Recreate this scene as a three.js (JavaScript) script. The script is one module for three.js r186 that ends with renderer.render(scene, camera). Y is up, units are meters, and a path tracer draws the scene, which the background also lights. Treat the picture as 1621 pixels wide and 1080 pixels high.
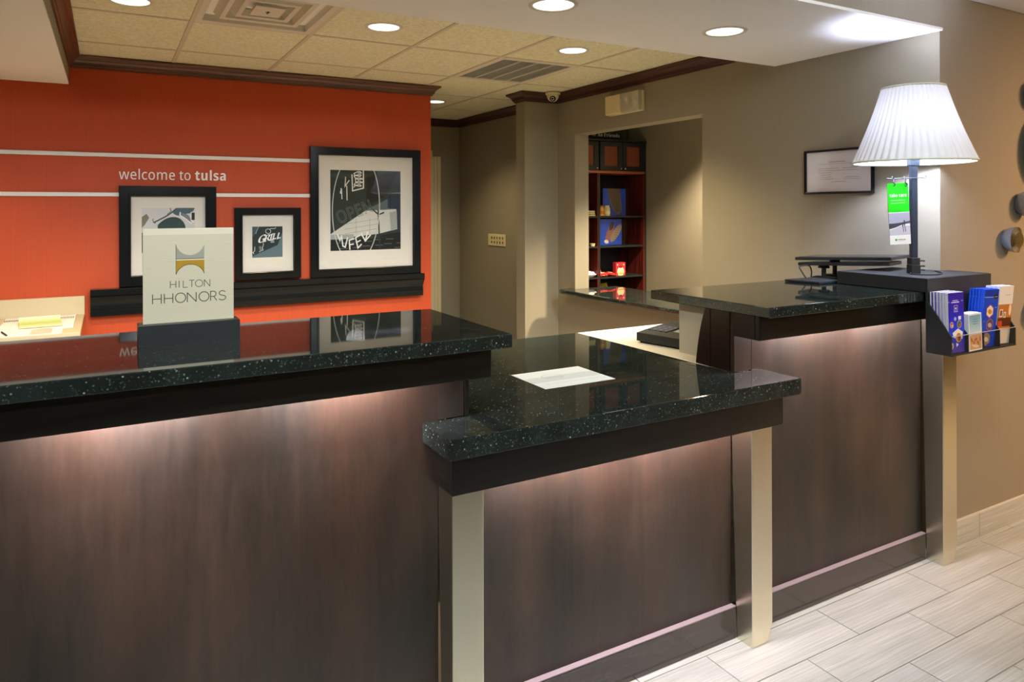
import * as THREE from 'three';
import { RoundedBoxGeometry } from 'three/addons/geometries/RoundedBoxGeometry.js';
import { TextGeometry } from 'three/addons/geometries/TextGeometry.js';
import { mergeGeometries, toCreasedNormals } from 'three/addons/utils/BufferGeometryUtils.js';
import { FontLoader } from 'three/addons/loaders/FontLoader.js';
import { RectAreaLightUniformsLib } from 'three/addons/lights/RectAreaLightUniformsLib.js';

// ---------------------------------------------------------------- camera, exposure, light levels
const W = 1621, H = 1080;
const scene = new THREE.Scene();
const camera = new THREE.PerspectiveCamera(2 * Math.atan(540 / 1134.64) * 180 / Math.PI, W / H, 0.05, 60);
camera.position.set(-0.85, 1.4991, 1.6402);
camera.rotation.order = 'YXZ';
camera.rotation.set(0, -0.51334, -0.003);
camera.setViewOffset(W, H, 0, 210.1, W, H);          // lens shift: level camera, low frame
scene.add(camera);
const renderer = new THREE.WebGLRenderer({ antialias: true });
renderer.toneMapping = THREE.LinearToneMapping;
renderer.toneMappingExposure = 1.32;
renderer.shadowMap.enabled = true;
RectAreaLightUniformsLib.init();
scene.background = new THREE.Color(0.02, 0.02, 0.02);

const LIGHT = {
  office: 11, officeColor: new THREE.Color(1.0, 0.79, 0.44),
  soffit: 9, soffitColor: new THREE.Color(0.94, 0.97, 1.0),
  lobby: 7.0, lobbyColor: new THREE.Color(0.92, 0.97, 1.0), lobbyWarm: new THREE.Color(1.0, 0.57, 0.29),
  hall: 4.2, pantry: 42, strip: 620, lamp: 2.6,
};

// ---------------------------------------------------------------- helpers
let seed = 12345;
const rnd = () => { seed = (seed * 1664525 + 1013904223) >>> 0; return seed / 4294967296; };
const R = (a, b) => a + (b - a) * rnd();
const names = {};
function numbered(n) { names[n] = (names[n] ?? -1) + 1; return names[n] ? n + '_' + String(names[n]).padStart(3, '0') : n; }

function uvBox(g) {                                   // uv in metres, projected along the dominant normal
  if (g.index) g = g.toNonIndexed();
  for (const k of Object.keys(g.attributes)) if (!['position', 'normal', 'uv'].includes(k)) g.deleteAttribute(k);
  if (!g.attributes.normal) g.computeVertexNormals();
  const p = g.attributes.position, n = g.attributes.normal, uv = new Float32Array(p.count * 2);
  for (let i = 0; i < p.count; i++) {
    const ax = Math.abs(n.getX(i)), ay = Math.abs(n.getY(i)), az = Math.abs(n.getZ(i));
    if (ay >= ax && ay >= az) { uv[2 * i] = p.getX(i); uv[2 * i + 1] = p.getZ(i); }
    else if (ax >= az) { uv[2 * i] = p.getZ(i); uv[2 * i + 1] = p.getY(i); }
    else { uv[2 * i] = p.getX(i); uv[2 * i + 1] = p.getY(i); }
  }
  g.setAttribute('uv', new THREE.BufferAttribute(uv, 2));
  return g;
}
function flat(g) { if (g.index) g = g.toNonIndexed(); for (const k of Object.keys(g.attributes)) if (!['position', 'normal', 'uv'].includes(k)) g.deleteAttribute(k); return g; }
function bx(x0, x1, y0, y1, z0, z1, r = 0.002) {
  const w = x1 - x0, h = y1 - y0, d = z1 - z0;
  r = Math.min(r, w / 2.2, h / 2.2, d / 2.2);
  const g = r > 0.0004 ? new RoundedBoxGeometry(w, h, d, 2, r) : new THREE.BoxGeometry(w, h, d);
  g.translate((x0 + x1) / 2, (y0 + y1) / 2, (z0 + z1) / 2);
  return uvBox(g);
}
function box(x0, x1, y0, y1, z0, z1) { return bx(x0, x1, y0, y1, z0, z1, 0); }
function cyl(r0, r1, h, x, y, z, seg = 24) { const g = new THREE.CylinderGeometry(r0, r1, h, seg); g.translate(x, y, z); return flat(g); }
function tube(pts, r, seg = 40, rad = 8) {
  const c = new THREE.CatmullRomCurve3(pts.map((p) => new THREE.Vector3(...p)));
  return flat(new THREE.TubeGeometry(c, seg, r, rad));
}
function extr(pts, depth, bevel = 0.002, holes = [], curve = 8) {   // outline in xy, extruded along +z, front and back bevelled
  const s = pts instanceof THREE.Shape ? pts : new THREE.Shape(pts.map((p) => new THREE.Vector2(...p)));
  for (const h of holes) s.holes.push(h instanceof THREE.Path ? h : new THREE.Path(h.map((p) => new THREE.Vector2(...p))));
  const b = bevel > 0;
  const g = new THREE.ExtrudeGeometry(s, { depth: depth - (b ? 2 * bevel : 0), bevelEnabled: b, bevelThickness: bevel, bevelSize: bevel, bevelOffset: -bevel, bevelSegments: 2, curveSegments: curve });
  if (b) g.translate(0, 0, bevel);
  return g;
}
function sweep(profile, path, y0) {                   // profile [out from wall, height] carried along a wall line [x, z], mitred corners; the room is on the right hand
  const nrm = [], pts = [];
  for (let i = 0; i < path.length - 1; i++) { const dx = path[i + 1][0] - path[i][0], dz = path[i + 1][1] - path[i][1], l = Math.hypot(dx, dz); nrm.push([-dz / l, dx / l]); }
  const rings = path.map((p, i) => {
    const a = nrm[Math.max(0, i - 1)], b = nrm[Math.min(nrm.length - 1, i)];
    let mx = a[0] + b[0], mz = a[1] + b[1]; const d = (mx * a[0] + mz * a[1]); mx /= d; mz /= d;
    return profile.map(([o, h]) => [p[0] + mx * o, y0 + h, p[1] + mz * o]);
  });
  const pos = [], uv = []; let len = 0;
  for (let i = 0; i < rings.length - 1; i++) {
    const L = Math.hypot(path[i + 1][0] - path[i][0], path[i + 1][1] - path[i][1]); let v = 0;
    for (let k = 0; k < profile.length - 1; k++) {
      const dv = Math.hypot(profile[k + 1][0] - profile[k][0], profile[k + 1][1] - profile[k][1]);
      const a = rings[i][k], b = rings[i + 1][k], c = rings[i + 1][k + 1], d = rings[i][k + 1];
      for (const [q, u_, v_] of [[a, len, v], [b, len + L, v], [c, len + L, v + dv], [a, len, v], [c, len + L, v + dv], [d, len, v + dv]]) { pos.push(...q); uv.push(u_, v_); }
      v += dv;
    }
    len += L;
  }
  for (const [ring, flip] of [[rings[0], true], [rings[rings.length - 1], false]])
    for (let k = 1; k < ring.length - 1; k++) { const t = flip ? [ring[0], ring[k], ring[k + 1]] : [ring[0], ring[k + 1], ring[k]]; for (const q of t) { pos.push(...q); uv.push(q[0] + q[2], q[1]); } }
  const g = new THREE.BufferGeometry();
  g.setAttribute('position', new THREE.Float32BufferAttribute(pos, 3));
  g.setAttribute('uv', new THREE.Float32BufferAttribute(uv, 2));
  g.computeVertexNormals();
  return g;
}
const origins = new WeakMap();
function setMesh(m) { m.castShadow = true; m.receiveShadow = true; return m; }
function mesh(name, geos, mat, parent = scene) {
  let g = Array.isArray(geos) ? (geos.length > 1 ? mergeGeometries(geos.map(flat)) : geos[0]) : geos;
  const o = origins.get(parent);
  if (o) { g = g.clone(); g.translate(-o[0], -o[1], -o[2]); }
  const m = setMesh(new THREE.Mesh(g, mat));
  m.name = parent === scene ? numbered(name) : name;
  parent.add(m);
  return m;
}
function tag(o, label, category, group) { o.userData.label = label; o.userData.category = category; if (group) o.userData.group = group; return o; }
function thing(name, label, category, at = [0, 0, 0], group, local = false) {
  const o = new THREE.Group(); o.name = numbered(name); o.position.set(...at); scene.add(o);
  if (!local) origins.set(o, at);
  return tag(o, label, category, group);
}
function struct(name, geos, mat, parent = scene) { const m = mesh(name, geos, mat, parent); if (parent === scene) m.userData.kind = 'structure'; return m; }
function structGroup(name) { const o = new THREE.Group(); o.name = numbered(name); o.userData.kind = 'structure'; scene.add(o); return o; }
function dup(root, at, label, group) {
  const r = root.clone(); r.name = numbered(root.name.replace(/_\d{3}$/, '')); scene.add(r); r.position.set(...at);
  r.userData = { ...root.userData, label: label ?? root.userData.label, group: group ?? root.userData.group };
  return r;
}

// ---------------------------------------------------------------- textures
function lattice(n, s) { let q = s >>> 0; const a = new Float32Array(n * n); for (let i = 0; i < n * n; i++) { q = (Math.imul(q, 1664525) + 1013904223) >>> 0; a[i] = q / 4294967296; } return a; }
const LAT = lattice(256, 77);
function vn(x, y, px, py) {                           // value noise, periodic in px, py cells
  const x0 = Math.floor(x), y0 = Math.floor(y), fx = x - x0, fy = y - y0, sx = fx * fx * (3 - 2 * fx), sy = fy * fy * (3 - 2 * fy);
  const m = (i, p) => ((i % p) + p) % p;
  const h = (i, j) => LAT[((m(j, py) * 37 + 11) & 255) * 256 + ((m(i, px) * 91 + m(j, py) * 17) & 255)];
  const a = h(x0, y0), b = h(x0 + 1, y0), c = h(x0, y0 + 1), d = h(x0 + 1, y0 + 1);
  return (a + (b - a) * sx) * (1 - sy) + (c + (d - c) * sx) * sy;
}
function fbm(u, v, fx, fy, oct = 4) { let s = 0, a = 0.5, t = 0; for (let o = 0; o < oct; o++) { s += a * vn(u * fx, v * fy, fx, fy); t += a; fx *= 2; fy *= 2; a *= 0.5; } return s / t; }
const mix = (a, b, t) => a + (b - a) * t, clamp = (t) => Math.max(0, Math.min(1, t));
function tex(n, m, period, fn, srgb = true) {         // fn(u, v) -> [r, g, b] 0..255; period in metres [x, y]
  const d = new Uint8Array(n * m * 4);
  for (let j = 0; j < m; j++) for (let i = 0; i < n; i++) { const c = fn(i / n, j / m), k = 4 * (j * n + i); d[k] = c[0]; d[k + 1] = c[1]; d[k + 2] = c[2]; d[k + 3] = 255; }
  const t = new THREE.DataTexture(d, n, m, THREE.RGBAFormat);
  t.wrapS = t.wrapT = THREE.RepeatWrapping; t.magFilter = THREE.LinearFilter; t.minFilter = THREE.LinearMipmapLinearFilter; t.generateMipmaps = true;
  if (srgb) t.colorSpace = THREE.SRGBColorSpace;
  t.repeat.set(1 / period[0], 1 / period[1]); t.needsUpdate = true;
  return t;
}
function paper(w, h, draw) {                          // flat print
  const c = document.createElement('canvas'); c.width = w; c.height = h;
  draw(c.getContext('2d'), w, h);
  const t = new THREE.CanvasTexture(c); t.colorSpace = THREE.SRGBColorSpace; t.anisotropy = 8;
  return t;
}
const lerp3 = (a, b, t) => [mix(a[0], b[0], t), mix(a[1], b[1], t), mix(a[2], b[2], t)];
const std = (o) => new THREE.MeshStandardMaterial(o);
const phy = (o) => new THREE.MeshPhysicalMaterial(o);
const hex = (r, g, b) => new THREE.Color().setRGB(r / 255, g / 255, b / 255, THREE.SRGBColorSpace);

const woodTex = (dark, light, n = 512) => tex(n, n, [1.3, 1.3], (u, v) => {
  const blot = 0.55 * fbm(u, v, 12, 3, 3) + 0.45 * fbm(u + 0.3, v, 5, 4, 2), grain = fbm(u, v, 90, 5, 3), fine = fbm(u, v, 240, 40, 2), warm = fbm(u + 0.7, v + 0.2, 9, 3, 3);
  const t = clamp(0.5 + (blot - 0.5) * 1.6 + (grain - 0.5) * 0.30 + (fine - 0.5) * 0.26), c = lerp3(dark, light, t), w = (warm - 0.5) * 16;
  return [Math.max(0, c[0] + w), c[1], Math.max(0, c[2] - w * 0.5)];
});
const panelMap = woodTex([28, 24, 17], [66, 52, 41], 768);
const M = {};
M.panel = phy({ map: panelMap, roughness: 0.42, clearcoat: 0.15, clearcoatRoughness: 0.35 });
M.darkWood = phy({ map: tex(512, 256, [0.9, 0.5], (u, v) => lerp3([12, 12, 10], [28, 25, 20], clamp(0.5 + (fbm(u, v, 6, 60, 3) - 0.5) * 1.6))), roughness: 0.3, clearcoat: 0.3, clearcoatRoughness: 0.2 });
M.kick = phy({ map: tex(256, 128, [0.6, 0.3], (u, v) => lerp3([40, 34, 31], [62, 53, 48], fbm(u, v, 6, 30, 3))), roughness: 0.22, clearcoat: 0.4, clearcoatRoughness: 0.12 });
M.ledge = std({ color: new THREE.Color(0.28, 0.23, 0.24), roughness: 0.4 });
M.granite = phy({
  map: tex(1024, 1024, [1.25, 1.25], (() => {
    const g = new Float32Array(1024 * 1024 * 3);
    const put = (x, y, r, c) => { for (let j = -2; j <= 2; j++) for (let i = -2; i <= 2; i++) { const d = Math.hypot(i, j); if (d > r) continue; const k = (((y + j) & 1023) * 1024 + ((x + i) & 1023)) * 3, a = clamp(r - d + 0.35); for (let q = 0; q < 3; q++) g[k + q] += c[q] * a; } };
    for (let s = 0; s < 24000; s++) { const b = R(0.2, 1), c = rnd() < 0.45 ? [34, 38, 30] : rnd() < 0.5 ? [24, 34, 34] : [44, 40, 26]; put((rnd() * 1024) | 0, (rnd() * 1024) | 0, R(0.6, 1.5), c.map((q) => q * b)); }
    for (let s = 0; s < 3200; s++) { const b = R(0.5, 1.2), c = rnd() < 0.5 ? [56, 53, 40] : [46, 50, 48]; put((rnd() * 1024) | 0, (rnd() * 1024) | 0, R(0.9, 1.9), c.map((q) => q * b)); }
    return (u, v) => { const i = (u * 1024) | 0, j = (v * 1024) | 0, k = (j * 1024 + i) * 3, n = fbm(u, v, 24, 24, 3); return [20 + 18 * n + g[k] * 2.0, 26 + 22 * n + g[k + 1] * 2.0, 24 + 21 * n + g[k + 2] * 2.0].map((q) => Math.min(255, q)); };
  })()), roughness: 0.03, ior: 1.6,
});
M.steel = std({ color: new THREE.Color(0.76, 0.72, 0.56), metalness: 1, roughness: 0.26 });
M.wall = std({ map: tex(512, 512, [0.6, 0.6], (u, v) => { const q = (fbm(u, v, 120, 4, 2) - 0.5) * 4 + (fbm(u, v, 4, 120, 2) - 0.5) * 2; return [143 + q, 136 + q, 116 + q]; }), roughness: 0.75 });
M.redWall = std({ map: tex(512, 512, [0.6, 0.6], (u, v) => { const q = 1 + (fbm(u, v, 110, 3, 2) - 0.5) * 0.06 + (fbm(u, v, 3, 110, 2) - 0.5) * 0.02; return [186 * q, 69 * q, 20 * q].map((a) => Math.min(255, a)); }), roughness: 0.6 });
M.paint = std({ color: new THREE.Color(0.87, 0.88, 0.86), roughness: 0.85 });
M.acoustic = std({
  map: tex(768, 768, [0.75, 0.75], (() => {
    const g = new Float32Array(768 * 768);
    for (let s = 0; s < 2400; s++) { let x = rnd() * 768, y = rnd() * 768, a = rnd() * 6.28, n = 1 + (rnd() * 5) | 0, b = R(18, 62); for (let k = 0; k < n; k++) { for (const [p, q] of [[0, 0], [1, 0], [0, 1], [1, 1]]) g[(((y | 0) + q) % 768) * 768 + ((x | 0) + p) % 768] += b; x += Math.cos(a) * 1.5 + 768; y += Math.sin(a) * 1.5 + 768; x %= 768; y %= 768; a += R(-0.8, 0.8); } }
    return (u, v) => { const q = (fbm(u, v, 60, 60, 3) - 0.5) * 34 - 0.8 * g[((v * 768) | 0) * 768 + ((u * 768) | 0)]; return [230 + q, 228 + q, 196 + q].map((a) => Math.max(60, Math.min(255, a))); };
  })()), roughness: 0.95,
});
M.gridBar = std({ color: new THREE.Color(0.62, 0.56, 0.42), roughness: 0.7 });
M.tile = phy({
  map: tex(512, 512, [1.1, 0.5], (u, v) => { const q = (fbm(u, v, 5, 140, 3) - 0.5) * 36 + (fbm(u, v, 3, 14, 2) - 0.5) * 14, w = clamp((fbm(u, v, 7, 220, 2) - 0.62) * 6) * 14; return [180 + q + w, 184 + q + w, 177 + q + w].map((a) => Math.min(255, a)); }),
  roughness: 0.38,
});
M.grout = std({ color: new THREE.Color(0.34, 0.31, 0.27), roughness: 0.9 });
M.oak = phy({ map: tex(512, 256, [0.8, 0.25], (u, v) => lerp3([62, 34, 20], [124, 76, 46], clamp(0.45 + (fbm(u, v, 3, 28, 3) - 0.5) * 1.8))), roughness: 0.4, clearcoat: 0.2, clearcoatRoughness: 0.3, side: THREE.DoubleSide });
M.mahogany = phy({ map: tex(512, 256, [0.8, 0.25], (u, v) => lerp3([44, 20, 14], [84, 42, 28], clamp(0.45 + (fbm(u, v, 3, 28, 3) - 0.5) * 1.8))), roughness: 0.4, clearcoat: 0.2, clearcoatRoughness: 0.3, side: THREE.DoubleSide });
M.black = phy({ color: new THREE.Color(0.008, 0.010, 0.011), roughness: 0.16, specularIntensity: 0.5 });
M.blackSatin = std({ color: new THREE.Color(0.018, 0.022, 0.024), roughness: 0.45 });
M.blackMatte = std({ color: new THREE.Color(0.013, 0.016, 0.016), roughness: 0.7 });
M.deskCream = std({ color: new THREE.Color(0.58, 0.50, 0.33), roughness: 0.5 });
M.cream = std({ color: new THREE.Color(0.72, 0.66, 0.48), roughness: 0.5 });
M.whiteTop = std({ color: new THREE.Color(0.80, 0.78, 0.70), roughness: 0.4 });
M.edgeWood = std({ color: new THREE.Color(0.42, 0.17, 0.06), roughness: 0.5 });
M.white = std({ color: new THREE.Color(0.82, 0.82, 0.80), roughness: 0.6 });
M.mat = std({ color: new THREE.Color(0.72, 0.71, 0.66), roughness: 0.9 });
M.glass = phy({ color: 0xffffff, transmission: 1, thickness: 0, roughness: 0.0, ior: 1.5 });
M.acrylic = phy({ color: 0xffffff, transmission: 1, thickness: 0, roughness: 0.03, ior: 1.49 });
M.ivory = std({ color: new THREE.Color(0.70, 0.62, 0.36), roughness: 0.45 });
M.metalVent = std({ color: new THREE.Color(0.70, 0.66, 0.55), roughness: 0.55 });
M.ventDark = std({ color: new THREE.Color(0.16, 0.16, 0.13), roughness: 0.7 });
M.silverRail = std({ color: new THREE.Color(0.62, 0.60, 0.56), metalness: 0.3, roughness: 0.45 });
M.lens = std({ color: 0xffffff, emissive: new THREE.Color(1.0, 0.97, 0.88), emissiveIntensity: 1.6, roughness: 0.4 });
M.stripGlow = std({ color: 0xffffff, emissive: new THREE.Color(1.0, 0.9, 0.95), emissiveIntensity: 1.4, roughness: 0.4 });
M.trimWhite = std({ color: new THREE.Color(0.72, 0.70, 0.62), roughness: 0.4, metalness: 0.2 });
M.mirror = std({ color: new THREE.Color(0.86, 0.84, 0.78), metalness: 1, roughness: 0.02 });
M.mirrorEdge = std({ color: new THREE.Color(0.30, 0.36, 0.46), roughness: 0.2, metalness: 0.6 });
M.chrome = std({ color: new THREE.Color(0.75, 0.75, 0.76), metalness: 1, roughness: 0.15 });
function glossPrint(t) { return std({ map: t, roughness: 0.35 }); }
function mattePrint(t) { return std({ map: t, roughness: 0.8 }); }
// ---------------------------------------------------------------- large lights
function spot(x, y, z, I, color, deg, pen, tx = x, tz = z, r = 4) {
  const l = new THREE.SpotLight(color, I, 0, deg * Math.PI / 180, pen, 2);
  l.position.set(x, y, z); l.target.position.set(tx, 0, tz); l.castShadow = true; l.shadow.radius = r;
  scene.add(l); scene.add(l.target);
  return l;
}
// ---------------------------------------------------------------- the setting
const YC = 2.412, YS = 2.266, ZW = -3.327, XV = 2.31, ZB = -0.165, YL = 2.432, YSL = 2.24, XSL = -1.05;

{ // floor: ceramic planks laid in a running bond over a bed of grout
  const f = structGroup('floor');
  struct('floor_bed', box(-4, 6.5, -0.08, -0.0045, -5.4, 5), M.grout, f);
  const L = 0.556, D = 0.1775, gap = 0.0035, variants = [];
  for (let k = 0; k < 6; k++) { const g = bx(-L / 2 + gap / 2, L / 2 - gap / 2, -0.012, 0, -D / 2 + gap / 2, D / 2 - gap / 2, 0.0012); const uv = g.attributes.uv; const du = R(0, 5), dv = R(0, 5); for (let i = 0; i < uv.count; i++) uv.setXY(i, uv.getX(i) + du, uv.getY(i) + dv); variants.push(g); }
  const tones = [1, 0.97, 0.985, 0.955].map((q) => { const m = M.tile.clone(); m.color.setRGB(q, q, q * 0.995); return m; });
  const zr0 = 0.046 - D, rest = [];
  for (let r = -1; r < 27; r++) for (let c = -9; c < 13; c++) {
    const x = 1.444 + L / 2 + c * L + (((r % 2) + 2) % 2 ? 0.2785 : 0), z = zr0 + D / 2 + r * D;
    if (z < -0.25) continue;
    const near = z < 1.0 && x > -0.2 && x < 4.2;
    const g = variants[(rnd() * 6) | 0];
    if (near) { const m = setMesh(new THREE.Mesh(g, tones[(rnd() * 4) | 0])); m.position.set(x, 0, z); m.name = 'tile'; f.add(m); }
    else if (x > -4 && x < 6.2) { const q = g.clone(); q.translate(x, 0, z); rest.push(q); }
  }
  const s = mesh('tile_field', rest, M.tile, f); s.userData.kind = 'stuff';
}
{ // ceiling: acoustic panels in a grid behind the counter, plaster over the lobby
  const c = structGroup('ceiling');
  struct('ceiling_deck', box(-4, 6.5, YC + 0.03, YC + 0.16, -5.4, 5.0), M.paint, c);
  const X0 = -0.493, DX = 0.571, Z0 = -2.15, DZ = 0.74;
  for (let i = -1; i < 5; i++) for (let j = -4; j < 2; j++) {
    const x0 = Math.max(X0 + i * DX, XSL), x1 = Math.min(X0 + (i + 1) * DX, XV + 0.02), z0 = Math.max(Z0 + (j) * DZ, -5.15), z1 = Math.min(Z0 + (j + 1) * DZ, -1.0);
    if (x1 - x0 < 0.02 || z1 - z0 < 0.02) continue;
    if (i === 0 && j === 0) continue;                  // supply diffuser
    if (i === 3 && j === -1) continue;                 // return grille
    mesh('ceiling_panel', bx(x0 + 0.004, x1 - 0.004, YC + 0.001, YC + 0.02, z0 + 0.004, z1 - 0.004, 0.002), M.acoustic, c);
  }
  for (let i = 0; i < 5; i++) { const x = X0 + i * DX; mesh('grid_bar', bx(x - 0.0115, x + 0.0115, YC - 0.003, YC + 0.006, -5.15, -1.02, 0.001), M.gridBar, c); }
  for (let j = -3; j < 2; j++) { const z = Z0 + j * DZ; mesh('grid_bar', bx(XSL, XV, YC - 0.002, YC + 0.005, z - 0.0115, z + 0.0115, 0.001), M.gridBar, c); }
  struct('lobby_ceiling', box(-4, 6.5, YL, YL + 0.02, -0.16, 5), M.paint, c);
}
struct('wall_back', box(-3.0, 1.255, 0, YC + 0.03, ZW - 0.12, ZW), M.redWall);
struct('wall_left', box(-3.1, -3.0, 0, YC + 0.03, -5.3, -0.165), M.wall);
struct('wall_hall', box(-3.0, 2.47, 0, YC + 0.03, -5.25, -5.13), M.wall);
{ // wall on the right with its wide opening
  const y1 = YC + 0.03, g = [
    box(XV, 2.44, 0, 0.84, -2.97, -1.60), box(XV, 2.44, 2.072, y1, -2.97, -1.60),
    box(XV, 2.44, 0, y1, -3.345, -2.97), box(XV, 2.44, 0, y1, -1.60, -0.30), box(2.0, XV, 0, y1, -3.345, -3.21), box(2.34, 2.47, 0, y1, -5.13, -3.345)];
  struct('wall_right', g, M.wall);
}
struct('wall_front', box(XV, 6.5, 0, YL + 0.06, -0.30, ZB), M.wall);
struct('wall_pantry', [box(3.215, 3.33, 0, YC + 0.03, -3.7, -0.30), box(2.47, 3.215, 0, YC + 0.03, -3.7, -3.58)], M.wall);
struct('wall_lobby', [box(6.5, 6.6, 0, YL + 0.02, -0.3, 5), box(-4, 6.5, 0, YL + 0.02, 5.0, 5.1)], std({ color: new THREE.Color(0.66, 0.55, 0.24), roughness: 0.8 }));
struct('wall_lobby', [box(-4.1, -4.0, 0, YL + 0.02, -0.3, 5), box(-4, -3.0, 0, YL + 0.02, -0.3, ZB)], std({ color: new THREE.Color(0.12, 0.20, 0.32), roughness: 0.8 }));
{ // dropped soffits: over the counter and along the left
  const s = structGroup('soffit');
  struct('soffit_underside', box(-3.0, XV - 0.001, YS, YS + 0.012, -1.05, -0.150), M.paint, s);
  struct('soffit_face', box(-3.0, XV - 0.001, YS + 0.0125, YC + 0.06, ZB, -0.150), M.wall, s);
  struct('soffit_rear_face', box(XSL, XV - 0.001, YS + 0.0125, YC + 0.03, -1.05, -1.035), M.wall, s);
  struct('soffit_left_underside', box(-3.0, XSL, YSL, YSL + 0.012, ZW, -1.05), M.paint, s);
  struct('soffit_left_face', box(XSL - 0.012, XSL, YSL + 0.0125, YC + 0.03, ZW, -1.05), M.wall, s);
}
const CROWN = [[0, 0], [0.010, 0], [0.012, 0.008], [0.019, 0.012], [0.022, 0.020], [0.027, 0.031], [0.036, 0.042], [0.046, 0.049], [0.050, 0.053], [0.056, 0.055], [0.060, 0.060], [0.060, 0.071], [0, 0.071]];
struct('trim_1', sweep(CROWN, [[XSL, -1.05], [XSL, ZW], [1.255, ZW], [1.255, ZW - 0.12], [0.6, ZW - 0.12]], 2.340), M.oak);
struct('trim_2', sweep(CROWN, [[0.9, -5.13], [2.34, -5.13], [2.34, -3.345], [2.0, -3.345], [2.0, -3.21], [XV, -3.21], [XV, -1.05]], 2.340), M.mahogany);
{ // door casing seen past the end of the red wall
  const d = structGroup('door_1');
  struct('door_slab', bx(1.19, 2.03, 0.005, 2.0, -5.128, -5.10, 0.002), M.cream, d);
  const pr = [[0, 0], [0.018, 0], [0.022, 0.012], [0.014, 0.022], [0.018, 0.040], [0.012, 0.060], [0.020, 0.074], [0.020, 0.088], [0, 0.088]];
  const c = extr(pr.map(([a, b]) => [b, -a]), 2.03, 0); c.rotateX(-Math.PI / 2); c.translate(2.032, 0, -5.13);
  struct('door_casing', uvBox(c), M.ivory, d);
  struct('door_casing', bx(1.10, 2.03, 2.0, 2.09, -5.13, -5.11, 0.003), M.ivory, d);
}
{ // base of the brown wall: floor planks set on edge, with a joint
  const b = structGroup('baseboard_right');
  for (const [x0, x1] of [[XV, 2.594], [2.597, 3.150], [3.153, 3.706], [3.709, 4.262]]) mesh('tile', bx(x0, x1, 0.0, 0.108, ZB, ZB + 0.010, 0.0015), M.tile, b);
  mesh('edge_strip', bx(XV, 4.262, 0.108, 0.1115, ZB, ZB + 0.010, 0.0006), M.trimWhite, b);
}
// ---------------------------------------------------------------- the reception desk: three counters
const YT = 1.169, YTB = 1.133, YM = 0.918, YMB = 0.864, ZP = -0.174;
function slab(pts, y0, y1) { // outline [x, z]
  const g = extr(pts.map(([x, z]) => [x, -z]), y1 - y0, 0.0022); g.rotateX(-Math.PI / 2); g.translate(0, y0, 0); return uvBox(g);
}
function lightStrip(desk, x0, x1, y, label) {
  const m = mesh('light_strip', bx(x0, x1, y, y + 0.010, -0.118, -0.098, 0.002), M.stripGlow, desk); m.userData.label = label;
  const n = Math.max(1, Math.round((x1 - x0) / 0.55)), w = (x1 - x0) / n;
  for (let k = 0; k < n; k++) {
    const l = new THREE.RectAreaLight(new THREE.Color(1.0, 0.82, 0.90), LIGHT.strip, w * 0.8, 0.018);
    l.position.set(x0 + (k + 0.5) * w, y - 0.003, -0.108); scene.add(l); l.lookAt(x0 + (k + 0.5) * w, y - 0.035, -0.174);
  }
}
// left counter
tag(mesh('countertop', slab([[-2.6, 0], [0.074, 0], [0.074, -0.552], [-2.6, -0.552]], YTB, YT), M.granite), 'speckled black granite top of the tall left counter, under the standing sign', 'countertop');
{
  const d = thing('reception_desk', 'tall left counter base in brown wood with a black apron, below the standing sign', 'reception desk', [-1.2, 0, -0.3]);
  mesh('apron', bx(-2.58, 0.040, 1.049, YTB, -0.070, -0.052), M.darkWood, d);
  mesh('apron_return', bx(0.022, 0.040, 1.049, YTB, -0.174, -0.070), M.darkWood, d);
  mesh('front_panel', bx(-2.58, -0.0634, 0.108, YTB, -0.192, ZP, 0.0005), M.panel, d);
  mesh('front_panel', bx(-0.0632, 0.016, YM + 0.001, YTB, -0.192, ZP, 0.001), M.panel, d);
  mesh('end_panel', bx(0.018, 0.030, YM + 0.001, YTB, -0.55, -0.171, 0.001), M.darkWood, d).userData.label = 'dark upright at the end of the panel';
  mesh('kick_board', bx(-2.58, -0.066, 0.0, 0.108, -0.20, -0.153), M.kick, d);
  mesh('kick_ledge', bx(-2.58, -0.066, 0.1085, 0.1125, -0.1735, -0.1525, 0.001), M.ledge, d);
  mesh('rear_panel', bx(-2.58, -0.066, 0.0, YTB, -0.548, -0.530), M.darkWood, d);
  lightStrip(d, -1.02, -0.16, 1.112, 'light strip under the apron');
  lightStrip(d, -2.4, -1.5, 1.112, 'light strip under the apron');
}
// middle counter
tag(mesh('countertop', slab([[-0.108, 0], [1.201, 0], [1.201, -0.173], [1.064, -0.173], [1.054, -1.124], [0.031, -1.124], [0.031, -0.173], [-0.108, -0.173]], YMB, YM), M.granite), 'speckled black granite top of the low middle counter, with a paper sheet on it', 'countertop');
function post(d, x0, x1, y1, label) {
  const w = x1 - x0, g = extr([[0, 0], [w - 0.024, 0], [w, 0.066], [w, y1], [0, y1]], ZP + 0.093 - ZP, 0.0025);
  g.translate(x0, 0, ZP + 0.0005);
  const pos = g.attributes.position;                   // the foot tapers back to front as well
  for (let i = 0; i < pos.count; i++) { const y = pos.getY(i); if (y < 0.066) { const t = 1 - y / 0.066, z = pos.getZ(i); if (z < ZP + 0.04) pos.setZ(i, z + 0.021 * t); } }
  g.computeVertexNormals();
  const m = mesh('post', uvBox(g), M.steel, d); m.userData.label = label; return m;
}
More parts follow.
